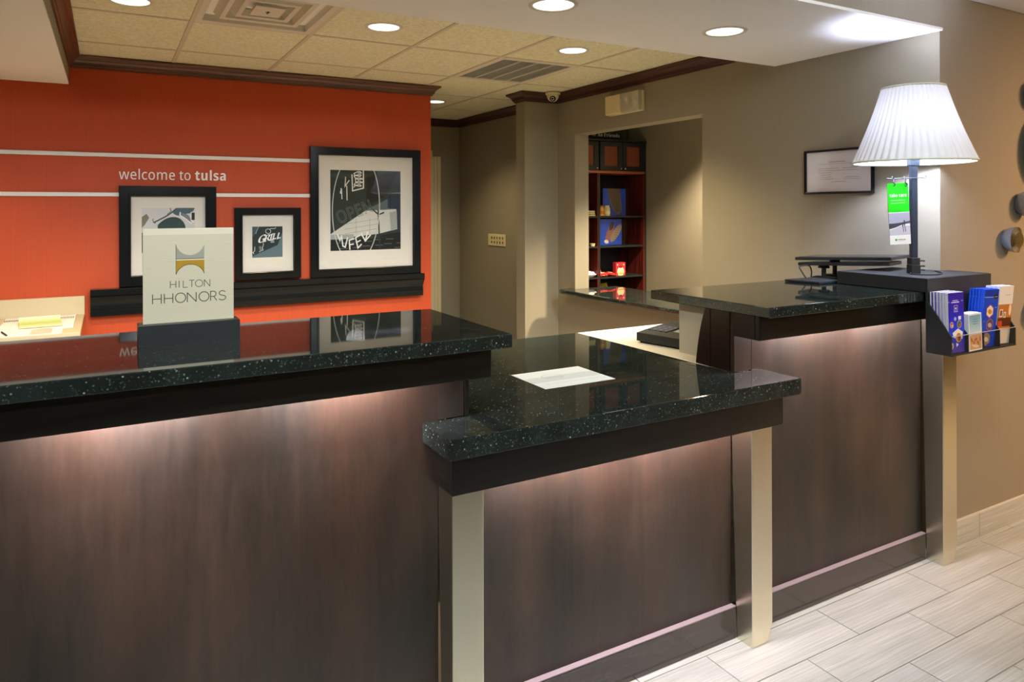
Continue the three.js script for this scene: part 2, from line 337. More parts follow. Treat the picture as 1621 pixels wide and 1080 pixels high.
{
  const d = thing('reception_desk', 'low middle counter base in brown wood standing between two steel posts', 'reception desk', [0.55, 0, -0.4]);
  mesh('apron', bx(-0.076, 1.174, 0.752, YMB, -0.072, -0.052), M.darkWood, d);
  mesh('apron_return', bx(-0.076, -0.058, 0.752, YMB, -0.173, -0.073), M.darkWood, d);
  mesh('apron_return', bx(1.156, 1.174, 0.752, YMB, -0.173, -0.073), M.darkWood, d);
  mesh('front_panel', bx(0.032, 1.051, 0.108, YMB, -0.192, ZP, 0.001), M.panel, d);
  mesh('kick_board', bx(0.032, 1.051, 0.0, 0.108, -0.20, -0.153), M.kick, d);
  mesh('kick_ledge', bx(0.032, 1.051, 0.1085, 0.1125, -0.1735, -0.1525, 0.001), M.ledge, d);
  mesh('rear_panel', bx(0.036, 1.045, 0.0, YMB, -1.115, -1.095), M.cream, d);
  post(d, -0.063, 0.030, 0.751, 'left brushed steel post');
  post(d, 1.053, 1.151, 0.751, 'right brushed steel post');
  lightStrip(d, 0.06, 1.03, 0.835, 'light strip under the apron');
}
// right counter
tag(mesh('countertop', slab([[1.047, 0], [2.285, 0], [2.285, -0.592], [1.047, -0.592]], YTB, YT), M.granite), 'speckled black granite top of the tall right counter, carrying the table lamp', 'countertop');
{
  const d = thing('reception_desk', 'tall right counter base in brown wood with a curved end panel, beside the brown wall', 'reception desk', [1.7, 0, -0.3]);
  mesh('apron', bx(1.059, 2.282, 1.049, YTB, -0.072, -0.052), M.darkWood, d);
  mesh('apron_return', bx(1.059, 1.077, 1.049, YTB, -0.174, -0.073), M.darkWood, d);
  mesh('front_panel', bx(1.154, 2.178, 0.108, YTB, -0.192, ZP, 0.001), M.panel, d);
  mesh('front_panel', bx(1.069, 1.1535, YM + 0.001, YTB, -0.192, ZP, 0.001), M.panel, d);
  mesh('kick_board', bx(1.154, 2.178, 0.0, 0.108, -0.20, -0.153), M.kick, d);
  mesh('kick_ledge', bx(1.154, 2.178, 0.1085, 0.1125, -0.1735, -0.1525, 0.001), M.ledge, d);
  mesh('end_panel', bx(1.067, 1.085, YM + 0.001, YTB, -0.286, -0.194, 0.001), M.darkWood, d);
  const s = new THREE.Shape(); s.moveTo(0.2885, YM + 0.001); s.lineTo(0.362, YM + 0.001); s.bezierCurveTo(0.352, 1.0, 0.338, 1.07, 0.311, YTB); s.lineTo(0.2885, YTB); s.closePath();
  const g = extr(s, 0.018, 0.0008, [], 24); g.rotateY(Math.PI / 2); g.translate(1.067, 0, 0);
  mesh('curved_bracket', uvBox(g), M.darkWood, d);
  mesh('liner_panel', bx(1.0855, 1.1, YM + 0.0195, YTB, -0.471, -0.29, 0.001), M.cream, d).userData.label = 'cream laminate panel behind the curved edge';
  post(d, 2.18, 2.28, 1.048, 'brushed steel corner post');
  lightStrip(d, 1.24, 2.10, 1.112, 'light strip under the apron');
}
{ // white work surface behind the right counter
  const d = thing('work_desk', 'white laminate work desk behind the tall right counter', 'desk', [1.7, 0, -0.75]);
  mesh('desk_top', slab([[1.068, -0.30], [2.305, -0.30], [2.305, -1.124], [1.0565, -1.124]], 0.90, 0.9175), M.whiteTop, d);
  mesh('desk_body', bx(1.10, 2.28, 0.0, 0.899, -1.10, -0.32), M.cream, d);
}
{ // black low console on the work desk
  const d = thing('desk_phone', 'low black desk phone console on the white work desk', 'phone', [1.14, 0.9176, -0.80], undefined, true);
  d.rotation.y = 0.2;
  const g = extr([[0, 0.008], [0.27, 0.008], [0.27, 0.062], [0.24, 0.066], [0.05, 0.050], [0, 0.044]], 0.27, 0.006); g.translate(0, 0, 0);
  mesh('housing', uvBox(g), M.blackSatin, d);
  mesh('foot', bx(0.012, 0.26, 0, 0.0075, 0.012, 0.258), M.blackMatte, d);
  const tl = (q, x, z) => { q.rotateZ(0.083); q.translate(x, 0.0515 + (x - 0.05) * 0.083, z); return uvBox(q); };
  mesh('keypad', tl(new THREE.BoxGeometry(0.09, 0.003, 0.10), 0.10, 0.07), std({ map: tex(64, 64, [0.03, 0.03], (u, v) => (u > 0.2 && u < 0.85 && v > 0.25 && v < 0.8) ? [96, 106, 128] : [40, 46, 60]), roughness: 0.5 }), d);
  mesh('display', tl(new THREE.BoxGeometry(0.07, 0.003, 0.11), 0.11, 0.195), std({ color: hex(186, 196, 204), roughness: 0.3 }), d);
}
{ // ledge of the opening
  const s = new THREE.Shape(); const x0 = 2.175, x1 = 2.70, z0 = -3.005, z1 = -1.42; // outline in x, -z
  s.moveTo(x1, 2.96); s.lineTo(x1, 1.61); s.lineTo(XV - 0.001, 1.61); s.lineTo(XV - 0.001, 1.45); s.lineTo(x0, 1.45); s.lineTo(x0, 2.965); s.quadraticCurveTo(x0, 3.03, x0 + 0.05, 3.03); s.lineTo(XV - 0.001, 3.03); s.lineTo(XV - 0.001, 2.96); s.closePath();
  const g = extr(s, 0.034, 0.012, [], 10); g.rotateX(-Math.PI / 2); g.translate(0, 0.840, 0);
  tag(mesh('pass_through_ledge', uvBox(g), M.granite), 'black granite ledge with rounded corner along the foot of the wall opening', 'ledge');
}
{ // sheet on the middle counter
  const t = paper(660, 512, (c, w, h) => {
    c.fillStyle = '#ccd6d8'; c.fillRect(0, 0, w, h); c.fillStyle = '#b9c3c5'; c.fillRect(0, h * 0.36, w, h * 0.3);
    c.strokeStyle = '#8f9a9c'; c.lineWidth = 4; c.beginPath(); c.ellipse(w * 0.40, h * 0.40, 92, 70, 0, 0, 7); c.stroke();
    c.lineWidth = 3; for (let k = 0; k < 7; k++) { c.beginPath(); c.moveTo(w * 0.29 + k * 22, h * 0.5); c.quadraticCurveTo(w * 0.3 + k * 22, h * 0.3, w * 0.32 + k * 22, h * 0.48); c.stroke(); }
    c.fillStyle = '#7d898b'; for (let k = 0; k < 24; k++) c.fillRect(w * 0.12 + k * 21, h * 0.77 + ((k * 7) % 5), 11, 7);
  });
  const d = thing('paper_sheet', 'white letter sheet with a faint round emblem lying on the low counter', 'paper', [0.51, YM, -0.422]);
  mesh('sheet', box(0.370, 0.651, YM + 0.0002, YM + 0.0008, -0.533, -0.310), M.white, d);
  const p = new THREE.PlaneGeometry(0.281, 0.223); p.rotateX(-Math.PI / 2); p.translate(0.5105, YM + 0.0011, -0.4215);
  mesh('print', flat(p), mattePrint(t), d);
}
{ // standing sign on the left counter
  const d = thing('counter_sign', 'cream upright sign with gold bridge emblem in a black base on the left counter', 'sign', [-0.673, YT, -0.32]);
  const b = extr([[-0.036, 0], [0.036, 0], [0.036, 0.050], [0.004, 0.050], [0.004, 0.040], [-0.004, 0.040], [-0.004, 0.050], [-0.036, 0.050]], 0.230, 0.0015); b.rotateY(Math.PI / 2); b.translate(-0.788, YT, -0.323);
  mesh('base', uvBox(b), M.blackSatin, d);
  mesh('panel', bx(-0.7765, -0.5685, YT + 0.041, 1.452, -0.3262, -0.3198, 0.001), std({ color: hex(222, 216, 190), roughness: 0.25 }), d);
  const t = paper(830, 960, (c, w, h) => {
    c.fillStyle = '#d8d2b6'; c.fillRect(0, 0, w, h);
    seed = 99; for (let k = 0; k < 260; k++) { const a = R(0.02, 0.10), y = rnd() * h, x = rnd() * w, l = R(40, 220); c.fillStyle = rnd() < 0.5 ? `rgba(120,116,96,${a})` : `rgba(255,252,236,${a * 2})`; c.fillRect(x, y, l, R(1, 3)); }
    c.fillStyle = 'rgba(246,240,214,0.5)'; c.fillRect(0, 0, w, 60);
    const x0 = w * 0.352, x1 = w * 0.665, cx = (x0 + x1) / 2, yA = h * 0.165, yM = h * 0.318, yB = h * 0.475, r = (x1 - x0) / 2;
    c.fillStyle = '#a5a597'; c.beginPath(); c.moveTo(x0, yA); c.bezierCurveTo(x0 + r * 0.32, yA + (yM - yA) * 0.98, x1 - r * 0.32, yA + (yM - yA) * 0.98, x1, yA); c.lineTo(x1, yM); c.lineTo(x0, yM); c.closePath(); c.fill();
    c.fillStyle = '#7a7038'; c.fillRect(x0, yM - 7, x1 - x0, 8); c.fillStyle = '#f4f0dc'; c.fillRect(x0, yM + 1, x1 - x0, 8);
    c.fillStyle = '#b8912c'; c.beginPath(); c.moveTo(x0, yM + 11); c.lineTo(x1, yM + 11); c.lineTo(x1, yB); c.bezierCurveTo(x1 - r * 0.3, yB - (yB - yM) * 0.86, x0 + r * 0.3, yB - (yB - yM) * 0.86, x0, yB); c.closePath(); c.fill();
    c.strokeStyle = '#3c3a26'; c.lineWidth = 5; c.beginPath(); c.moveTo(x1, yB); c.bezierCurveTo(x1 - r * 0.3, yB - (yB - yM) * 0.86, x0 + r * 0.3, yB - (yB - yM) * 0.86, x0, yB); c.stroke();
    c.lineWidth = 4; c.beginPath(); c.moveTo(x0, yA); c.lineTo(x0, yB); c.stroke();
    // thin strokes for the lettering
    const glyph = { H: [[0, 0, 0, 1], [1, 0, 1, 1], [0, 0.5, 1, 0.5]], I: [[0.5, 0, 0.5, 1]], L: [[0, 0, 0, 1], [0, 1, 1, 1]], T: [[0, 0, 1, 0], [0.5, 0, 0.5, 1]], N: [[0, 1, 0, 0], [0, 0, 1, 1], [1, 1, 1, 0]] };
    const line = (text, xs, y, hgt, wid, lw) => {
      c.lineWidth = lw; c.strokeStyle = '#4a4438'; c.lineCap = 'butt'; c.lineJoin = 'miter';
      [...text].forEach((ch, k) => {
        const x = xs[k], ww = wid[k];
        if (glyph[ch]) for (const [a, b, e, f] of glyph[ch]) { c.beginPath(); c.moveTo(x + a * ww, y + b * hgt); c.lineTo(x + e * ww, y + f * hgt); c.stroke(); }
        else if (ch === 'O') { c.beginPath(); c.ellipse(x + ww / 2, y + hgt / 2, ww / 2, hgt / 2, 0, 0, 7); c.stroke(); }
        else if (ch === 'R') { c.beginPath(); c.moveTo(x, y + hgt); c.lineTo(x, y); c.lineTo(x + ww * 0.5, y); c.bezierCurveTo(x + ww, y, x + ww, y + hgt * 0.55, x + ww * 0.5, y + hgt * 0.55); c.lineTo(x, y + hgt * 0.55); c.moveTo(x + ww * 0.5, y + hgt * 0.55); c.lineTo(x + ww, y + hgt); c.stroke(); }
        else if (ch === 'S') { c.beginPath(); c.moveTo(x + ww * 0.92, y + hgt * 0.12); c.bezierCurveTo(x + ww * 0.6, y - hgt * 0.08, x, y - hgt * 0.02, x + ww * 0.05, y + hgt * 0.27); c.bezierCurveTo(x + ww * 0.1, y + hgt * 0.55, x + ww, y + hgt * 0.42, x + ww * 0.98, y + hgt * 0.74); c.bezierCurveTo(x + ww * 0.9, y + hgt * 1.06, x + ww * 0.3, y + hgt * 1.06, x, y + hgt * 0.86); c.stroke(); }
      });
    };
    line('HILTON', [0.29, 0.375, 0.43, 0.495, 0.565, 0.665].map((q) => q * w), h * 0.54, h * 0.072, [0.06, 0.02, 0.05, 0.06, 0.082, 0.062].map((q) => q * w), 6);
    line('HHONORS', [0.10, 0.225, 0.345, 0.475, 0.605, 0.735, 0.83].map((q) => q * w), h * 0.668, h * 0.098, [0.092, 0.092, 0.112, 0.098, 0.112, 0.07, 0.08].map((q) => q * w), 8);
  });
  const p = new THREE.PlaneGeometry(0.2075, 0.240); p.translate(-0.6725, YT + 0.162, -0.3192);
  mesh('print', flat(p), std({ map: t, roughness: 0.3 }), d);
}
// ---------------------------------------------------------------- red wall: rails, lettering, pictures, ledge
for (const [n, y] of [['upper', 1.829], ['lower', 1.590]])
  tag(mesh('wall_rail', bx(-2.9, 0.40, y - 0.0125, y + 0.0125, ZW + 0.001, ZW + 0.012, 0.003), M.silverRail), n === 'upper' ? 'long pale metal rail across the red wall, above the lettering' : 'long pale metal rail across the red wall, passing behind the left picture', 'rail', 'pale rails on the red wall');
{
  const reg = await new FontLoader().loadAsync('fonts/droid/droid_sans_regular.typeface.json');
  const bold = await new FontLoader().loadAsync('fonts/droid/droid_sans_bold.typeface.json');
  const d = thing('wall_lettering', 'raised white lettering reading welcome to tulsa on the red wall', 'lettering', [-0.49, 1.686, ZW + 0.001]);
  const wm = std({ color: new THREE.Color(0.86, 0.86, 0.84), roughness: 0.5 });
  let x = -0.792;
  const size = 0.0615;
  for (const [text, font, k] of [['welcome to ', reg, 1], ['tulsa', bold, 1.02]]) for (const ch of text) {
    const gl = font.data.glyphs[ch], adv = (gl ? gl.ha : font.data.glyphs[' '].ha) * size * k / font.data.resolution;
    if (ch !== ' ') { const g = new TextGeometry(ch, { font, size: size * k, depth: 0.006, curveSegments: 5, bevelEnabled: false }); g.scale(0.89, 1, 1); g.translate(x, 1.684, ZW + 0.001); mesh('letter', uvBox(g), wm, d); }
    x += adv * 0.89 * (ch === ' ' ? 0.95 : 1.03);
  }
  console.log('lettering ends at', x);
}
function frameRing(w, h, band, depth, inner) {        // outer size, moulding width
  const o = [[-w / 2, -h / 2], [w / 2, -h / 2], [w / 2, h / 2], [-w / 2, h / 2]], a = w / 2 - band, b = h / 2 - band;
  const parts = [extr(o, depth, 0.004, [[[-a, -b], [-a, b], [a, b], [a, -b]]])];
  if (inner) { const c = a + inner, e = b + inner; parts.push(extr([[-c, -e], [c, -e], [c, e], [-c, e]], depth + 0.005, 0.003, [[[-a, -b], [-a, b], [a, b], [a, -b]]])); }
  return parts.map((g) => uvBox(g));
}
function picture(label, x0, x1, y0, y1, band, depth, px0, px1, py0, py1, t, glass = true) {
  const w = x1 - x0, h = y1 - y0, cx = (x0 + x1) / 2, cy = (y0 + y1) / 2;
  const d = thing('framed_picture', label, 'picture', [cx, cy, ZW + 0.002], undefined, true);
  const fr = frameRing(w, h, band, depth, band * 0.25); for (const g of fr) g.translate(0, 0, 0);
  mesh('frame', fr, M.black, d);
  mesh('mat_board', bx(x0 - cx + band * 0.6, x1 - cx - band * 0.6, y0 - cy + band * 0.6, y1 - cy - band * 0.6, 0.001, 0.009, 0), M.mat, d);
  const p = new THREE.PlaneGeometry(px1 - px0, py1 - py0); p.translate((px0 + px1) / 2 - cx, (py0 + py1) / 2 - cy, 0.0096); mesh('print', flat(p), mattePrint(t), d);
  if (glass) { const g = new THREE.PlaneGeometry(w - band * 1.6, h - band * 1.6); g.translate(0, 0, depth - 0.006); mesh('glass_pane', flat(g), M.glass, d); }
  return d;
}
const art1 = paper(512, 760, (c, w, h) => {
  c.fillStyle = '#c9cdd2'; c.fillRect(0, 0, w, h);
  c.fillStyle = '#7b7c6c'; c.beginPath(); c.moveTo(0, 110); c.lineTo(45, 70); c.lineTo(70, 120); c.lineTo(30, 200); c.lineTo(0, 240); c.fill();
  c.fillStyle = '#4d6572'; c.beginPath(); c.moveTo(330, 0); c.lineTo(512, 0); c.lineTo(505, 20); c.bezierCurveTo(470, 90, 440, 60, 430, 75); c.bezierCurveTo(400, 90, 380, 110, 350, 95); c.bezierCurveTo(310, 90, 300, 60, 290, 55); c.fill();
  c.fillStyle = '#74858f'; c.beginPath(); c.moveTo(360, 60); c.bezierCurveTo(430, 70, 480, 80, 470, 200); c.bezierCurveTo(440, 150, 400, 140, 360, 60); c.fill();
  c.fillStyle = '#2f4a4c'; c.beginPath(); c.moveTo(150, 210); c.bezierCurveTo(230, 90, 380, 60, 420, 230); c.lineTo(420, 420); c.lineTo(150, 420); c.fill();
  c.strokeStyle = '#40535c'; c.lineWidth = 16; c.beginPath(); c.moveTo(330, 10); c.bezierCurveTo(240, 110, 200, 120, 110, 180); c.stroke();
  c.lineWidth = 7; c.beginPath(); c.moveTo(110, 130); c.bezierCurveTo(90, 160, 120, 170, 130, 190); c.stroke(); c.beginPath(); c.moveTo(270, 0); c.lineTo(280, 40); c.lineTo(240, 80); c.stroke();
  c.strokeStyle = '#e6eaee'; c.lineWidth = 12; c.beginPath(); c.moveTo(370, 50); c.lineTo(365, 90); c.bezierCurveTo(420, 130, 450, 160, 480, 200); c.stroke(); c.beginPath(); c.moveTo(480, 50); c.bezierCurveTo(470, 120, 480, 150, 500, 180); c.stroke();
  c.fillStyle = '#26302e'; c.fillRect(0, 300, 22, 240); c.fillRect(480, 60, 32, 90);
  c.fillStyle = '#56666c'; c.fillRect(60, 420, 400, 340);
});
const art2 = paper(512, 544, (c, w, h) => {
  c.fillStyle = '#1e3238'; c.fillRect(0, 0, w, h);
  c.fillStyle = '#5a7480'; c.beginPath(); c.moveTo(0, 544); c.lineTo(0, 520); c.lineTo(430, 330); c.lineTo(500, 130); c.lineTo(512, 120); c.lineTo(512, 544); c.fill();
  c.fillStyle = '#3f5964'; c.beginPath(); c.moveTo(0, 0); c.lineTo(90, 0); c.lineTo(60, 110); c.lineTo(0, 190); c.fill();
  c.strokeStyle = '#c9d6da'; c.lineWidth = 7; c.beginPath(); c.moveTo(105, 0); c.bezierCurveTo(90, 60, 60, 80, 60, 130); c.stroke();
  c.fillStyle = '#e8eef0'; c.save(); c.translate(84, 296); c.transform(1, -0.36, -0.26, 1, 0, 0);
  c.font = 'bold 185px serif'; c.fillText('G', -6, 8); c.font = 'bold 165px serif'; c.fillText('R', 98, 22); c.font = 'bold 165px sans-serif'; c.fillText('I', 196, 34); c.fillText('L', 244, 42); c.fillText('L', 326, 60); c.restore();
  c.strokeStyle = '#dfe8ea'; c.lineWidth = 9; c.beginPath(); c.moveTo(180, 290); c.bezierCurveTo(205, 330, 150, 360, 178, 400); c.bezierCurveTo(190, 430, 120, 420, 120, 450); c.stroke();
  c.beginPath(); c.moveTo(45, 350); c.bezierCurveTo(30, 400, 60, 420, 10, 450); c.lineTo(30, 480); c.stroke();
  c.beginPath(); c.ellipse(268, 84, 44, 40, 0.4, 0, 7); c.stroke(); c.beginPath(); c.moveTo(290, 50); c.bezierCurveTo(330, 20, 370, 60, 400, 20); c.stroke();
  c.fillStyle = '#cfe0e4'; c.lineWidth = 4; for (let k = 0; k < 3; k++) c.fillRect(300 + k * 4, 222 + k * 26, 62, 12);
  c.fillStyle = '#9fb4ba'; for (let k = 0; k < 5; k++) c.fillRect(110 + k * 4, 350 + k * 18, 40, 8);
});
const art3 = paper(620, 700, (c, w, h) => {
  c.fillStyle = '#25332f'; c.fillRect(0, 0, w, h);
  c.fillStyle = '#141b1c'; c.beginPath(); c.moveTo(310, 60); c.lineTo(600, 0); c.lineTo(500, 210); c.lineTo(310, 330); c.fill();
  c.fillStyle = '#33413d'; c.fillRect(0, 30, 310, 40);
  c.fillStyle = '#56666a'; c.beginPath(); c.moveTo(300, 350); c.lineTo(620, 190); c.lineTo(620, 380); c.lineTo(400, 400); c.fill();
  c.fillStyle = '#22364a'; c.beginPath(); c.moveTo(500, 250); c.lineTo(620, 190); c.lineTo(620, 560); c.lineTo(585, 560); c.lineTo(585, 345); c.lineTo(500, 330); c.fill();
  c.fillStyle = '#c9cec9'; c.beginPath(); c.moveTo(0, 555); c.lineTo(300, 355); c.lineTo(580, 340); c.lineTo(590, 520); c.lineTo(420, 560); c.lineTo(0, 600); c.fill();
  c.fillStyle = '#9fa8a6'; c.fillRect(0, 560, 200, 40); c.beginPath(); c.moveTo(520, 370); c.lineTo(585, 355); c.lineTo(590, 515); c.lineTo(530, 530); c.fill();
  c.strokeStyle = '#8b948f'; c.lineWidth = 3; for (const y of [420, 465, 505]) { c.beginPath(); c.moveTo(120, y + 50); c.lineTo(420, y + 6); c.stroke(); } for (const x of [220, 340]) { c.beginPath(); c.moveTo(x, 420); c.lineTo(x, 560); c.stroke(); }
  c.fillStyle = '#10171a'; c.fillRect(0, 600, w, 100); c.beginPath(); c.moveTo(420, 580); c.lineTo(620, 545); c.lineTo(620, 600); c.lineTo(420, 610); c.fill();
  c.fillStyle = '#62706f'; for (let k = 0; k < 14; k++) c.fillRect((k * 97) % 600, 600 + (k * 37) % 90, 70, 5);
  c.strokeStyle = '#2a3231'; c.lineWidth = 12; c.beginPath(); c.moveTo(415, 345); c.lineTo(430, 690); c.stroke(); c.beginPath(); c.moveTo(350, 330); c.lineTo(420, 390); c.lineTo(470, 370); c.stroke();
  c.strokeStyle = '#6d7d78'; c.lineWidth = 4; c.font = '150px sans-serif'; c.save(); c.translate(70, 470); c.rotate(-0.36); c.strokeText('OPEN', 0, 0, 330); c.restore();
  c.strokeStyle = '#c4cdc8'; c.lineWidth = 8; c.beginPath(); c.ellipse(222, 330, 205, 480, 0.03, 0, 7); c.stroke();
  c.strokeStyle = '#e4eae6'; c.lineWidth = 10; c.lineCap = 'round';
  c.beginPath(); c.moveTo(185, 40); c.lineTo(190, 180); c.lineTo(285, 155); c.lineTo(285, 0); c.stroke();
  c.lineWidth = 8; c.beginPath(); for (let k = 0; k <= 40; k++) { const a = k * 0.75; c.lineTo(238 + Math.sin(a) * 30 + Math.sin(k * 1.7) * 8, 10 + k * 3.4 + Math.cos(a) * 14); } c.stroke();
  c.beginPath(); c.moveTo(90, 160); c.bezierCurveTo(100, 230, 70, 200, 95, 170); c.lineTo(98, 250); c.stroke(); c.beginPath(); c.moveTo(130, 60); c.lineTo(125, 140); c.lineTo(160, 90); c.moveTo(140, 140); c.lineTo(142, 260); c.stroke();
  c.lineWidth = 12; const G = (a) => { c.beginPath(); a.forEach(([x, y], i) => (i ? c.lineTo(x, y) : c.moveTo(x, y))); c.stroke(); };
  G([[60, 560], [80, 610], [95, 570]]); G([[95, 580], [105, 660], [125, 670], [145, 590]]); G([[200, 600], [160, 610], [165, 690]]); G([[165, 650], [195, 645]]); G([[250, 570], [215, 590], [235, 680], [265, 650]]); G([[225, 630], [255, 615]]); G([[265, 555], [300, 620], [345, 570]]); G([[300, 620], [320, 545]]);
});
picture('black framed picture of grey swirling shapes, half hidden behind the standing sign', -0.792, -0.244, 1.030, 1.643, 0.064, 0.035, -0.669, -0.37, 1.12, 1.508, art1);
picture('smallest of the three black framed pictures, an old grill sign in grey', -0.134, 0.291, 1.034, 1.508, 0.049, 0.032, -0.022, 0.172, 1.178, 1.383, art2);
picture('largest black framed picture, a chalked cafe window beside a wooden wall', 0.354, 1.159, 1.026, 1.928, 0.056, 0.035, 0.496, 1.010, 1.206, 1.771, art3);
{
  const prof = [[0, 0.862], [0.050, 0.862], [0.054, 0.868], [0.054, 0.892], [0.058, 0.897], [0.058, 0.903], [0.052, 0.906], [0.050, 0.93], [0.056, 0.955], [0.070, 0.98], [0.084, 0.99], [0.084, 1.02], [0.080, 1.026], [0, 1.026]];
  const m = M.black.clone(); m.side = THREE.DoubleSide;
  tag(mesh('picture_ledge', sweep(prof, [[-0.942, ZW + 0.001], [1.168, ZW + 0.001]], 0), m), 'long glossy black moulded ledge on the red wall under the pictures', 'shelf');
}
// ---------------------------------------------------------------- left work surface against the red wall, with papers
{
  const d = thing('wall_desk', 'cream laminate desk with low backsplash at the foot of the red wall, holding papers', 'desk', [-1.9, 0, -3.0]);
  mesh('backsplash', bx(-2.95, -0.972, 0.878, 0.987, ZW + 0.001, ZW + 0.020, 0.001), M.deskCream, d);
  mesh('desk_top', bx(-2.95, -0.974, 0.842, 0.877, ZW + 0.001, -2.60, 0.0015), M.deskCream, d);
  mesh('edge_band', bx(-0.974, -0.971, 0.842, 0.877, ZW + 0.002, -2.60, 0), M.edgeWood, d);
  mesh('desk_body', bx(-2.9, -1.0, 0.0, 0.841, ZW + 0.03, -2.66), M.cream, d);
}
{
  const yd = 0.8775;
  const cal = thing('spiral_calendar', 'open white calendar with a black wire spiral on the cream desk', 'calendar', [-1.18, yd, -3.05]);
  const pt = paper(512, 256, (c, w, h) => { c.fillStyle = '#f2f1ee'; c.fillRect(0, 0, w, h); c.strokeStyle = '#c8c8c6'; c.lineWidth = 2; for (let k = 1; k < 7; k++) { c.beginPath(); c.moveTo(k * 73, 0); c.lineTo(k * 73, h); c.stroke(); } for (let k = 1; k < 5; k++) { c.beginPath(); c.moveTo(0, k * 51); c.lineTo(w, k * 51); c.stroke(); } });
  const l1 = box(-1.352, -1.014, yd, yd + 0.006, -3.29, -3.145), l2 = box(-1.348, -1.012, yd, yd + 0.006, -3.135, -2.80);
  mesh('leaf', l1, M.white, cal); mesh('leaf', l2, M.white, cal);
  const p = new THREE.PlaneGeometry(0.334, 0.33); p.rotateX(-Math.PI / 2); p.translate(-1.18, yd + 0.0065, -2.968); mesh('print', flat(p), mattePrint(pt), cal);
  const rings = []; for (let k = 0; k < 44; k++) { const g = new THREE.TorusGeometry(0.007, 0.0012, 5, 10); g.rotateY(Math.PI / 2); g.translate(-1.345 + k * 0.0075, yd + 0.007, -3.14); rings.push(flat(g)); }
  mesh('spiral', rings, M.blackMatte, cal).userData.kind = 'stuff';
  // curled green leaflet
  const g = new THREE.PlaneGeometry(0.19, 0.22, 16, 8); g.rotateX(-Math.PI / 2); const q = g.attributes.position;
  for (let i = 0; i < q.count; i++) { const t = q.getZ(i) / 0.11; q.setY(i, 0.030 * Math.max(0, -t) ** 1.6 + 0.004 + 0.006 * (1 - t * t)); }
  g.computeVertexNormals(); g.rotateY(0.10); g.translate(-1.165, yd + 0.006, -2.93);
  const gt = paper(128, 128, (c, w, h) => { const s = c.createLinearGradient(0, 0, 0, h); s.addColorStop(0, '#e6efe0'); s.addColorStop(0.45, '#b9d07a'); s.addColorStop(1, '#e6ecc8'); c.fillStyle = s; c.fillRect(0, 0, w, h); });
  tag(mesh('leaflet', flat(g), std({ map: gt, roughness: 0.5, side: THREE.DoubleSide })), 'pale green leaflet curling up off the open calendar', 'leaflet');
  tag(mesh('paper_sheet', bx(-1.42, -1.055, yd, yd + 0.003, -2.795, -2.615, 0), M.white), 'white papers lying in front of the calendar at the desk edge', 'paper');
  const env = extr([[-0.045, 0], [0.045, 0], [0.045, 0.16], [0.018, 0.20], [-0.012, 0.20], [-0.045, 0.15]], 0.002, 0); env.rotateX(-Math.PI / 2); env.translate(-1.145, yd + 0.0035, -2.615);
  tag(mesh('grey_card', uvBox(env), std({ color: hex(196, 190, 172), roughness: 0.7 })), 'grey clipped-corner card on top of the white papers', 'card');
  const pen = new THREE.CylinderGeometry(0.004, 0.004, 0.13, 10); pen.rotateX(Math.PI / 2); pen.rotateY(0.25); pen.translate(-1.30, yd + 0.0075, -2.69);
  tag(mesh('pen', flat(pen), M.blackMatte), 'thin dark pen lying on the white papers', 'pen');
}
// ---------------------------------------------------------------- ceiling fixtures
function downlight(x, y, z, label, I, color, deg = 58, pen = 0.4, lit = true, back = 0) {
  const r = 0.079;
  const d = thing('recessed_light', label, 'ceiling light', [x, y, z], undefined, true);
  const pts = [[r - 0.004, 0.010], [r - 0.002, -0.001], [r + 0.001, -0.004], [r + 0.014, -0.0035], [r + 0.017, 0.0]].map(([a, b]) => new THREE.Vector2(a, b));
  const ring = new THREE.LatheGeometry(pts, 48); const m = mesh('trim_ring', flat(ring), M.trimWhite, d); M.trimWhite.side = THREE.DoubleSide;
  const lens = new THREE.CircleGeometry(r - 0.003, 40); lens.rotateX(Math.PI / 2); lens.translate(0, 0.002 - 0.0032, 0); mesh('lens', flat(lens), M.lens, d);
  if (lit) spot(x, y - 0.015, z, I, color, deg, pen, x, z - back, 5);
  return d;
}
downlight(0.36, YC, -1.812, 'recessed light in the panel ceiling right of the square air diffuser', LIGHT.office, LIGHT.officeColor, 60, 0.5);
downlight(1.497, YC, -1.799, 'recessed light in the panel ceiling beside the slatted return grille', LIGHT.office, LIGHT.officeColor, 60, 0.5);
downlight(-0.763, YC, -1.905, 'recessed light in the panel ceiling left of the square air diffuser', LIGHT.office, LIGHT.officeColor, 60, 0.5);
downlight(1.586, YC, -4.009, 'recessed light of the rear hall, half hidden by the end of the red wall', LIGHT.hall, LIGHT.officeColor, 62, 0.5);
downlight(0.616, YS, -0.637, 'recessed light in the white soffit, above the low middle counter', LIGHT.soffit, LIGHT.soffitColor, 41, 0.85, true, 2.2);
downlight(1.489, YS, -0.621, 'recessed light in the white soffit, nearest the lamp', LIGHT.soffit, LIGHT.soffitColor, 41, 0.85, true, 2.2);
for (const [x, l] of [[-0.27, 'recessed light in the white soffit, above the left counter'], [-1.15, 'recessed light in the white soffit, farthest along the left counter']]) downlight(x, YS, -0.63, l, LIGHT.soffit, LIGHT.soffitColor, 41, 0.85, true, 2.2);
downlight(-1.75, YSL, -2.75, 'recessed light in the lowered soffit beside the red wall', LIGHT.office * 0.22, LIGHT.officeColor);
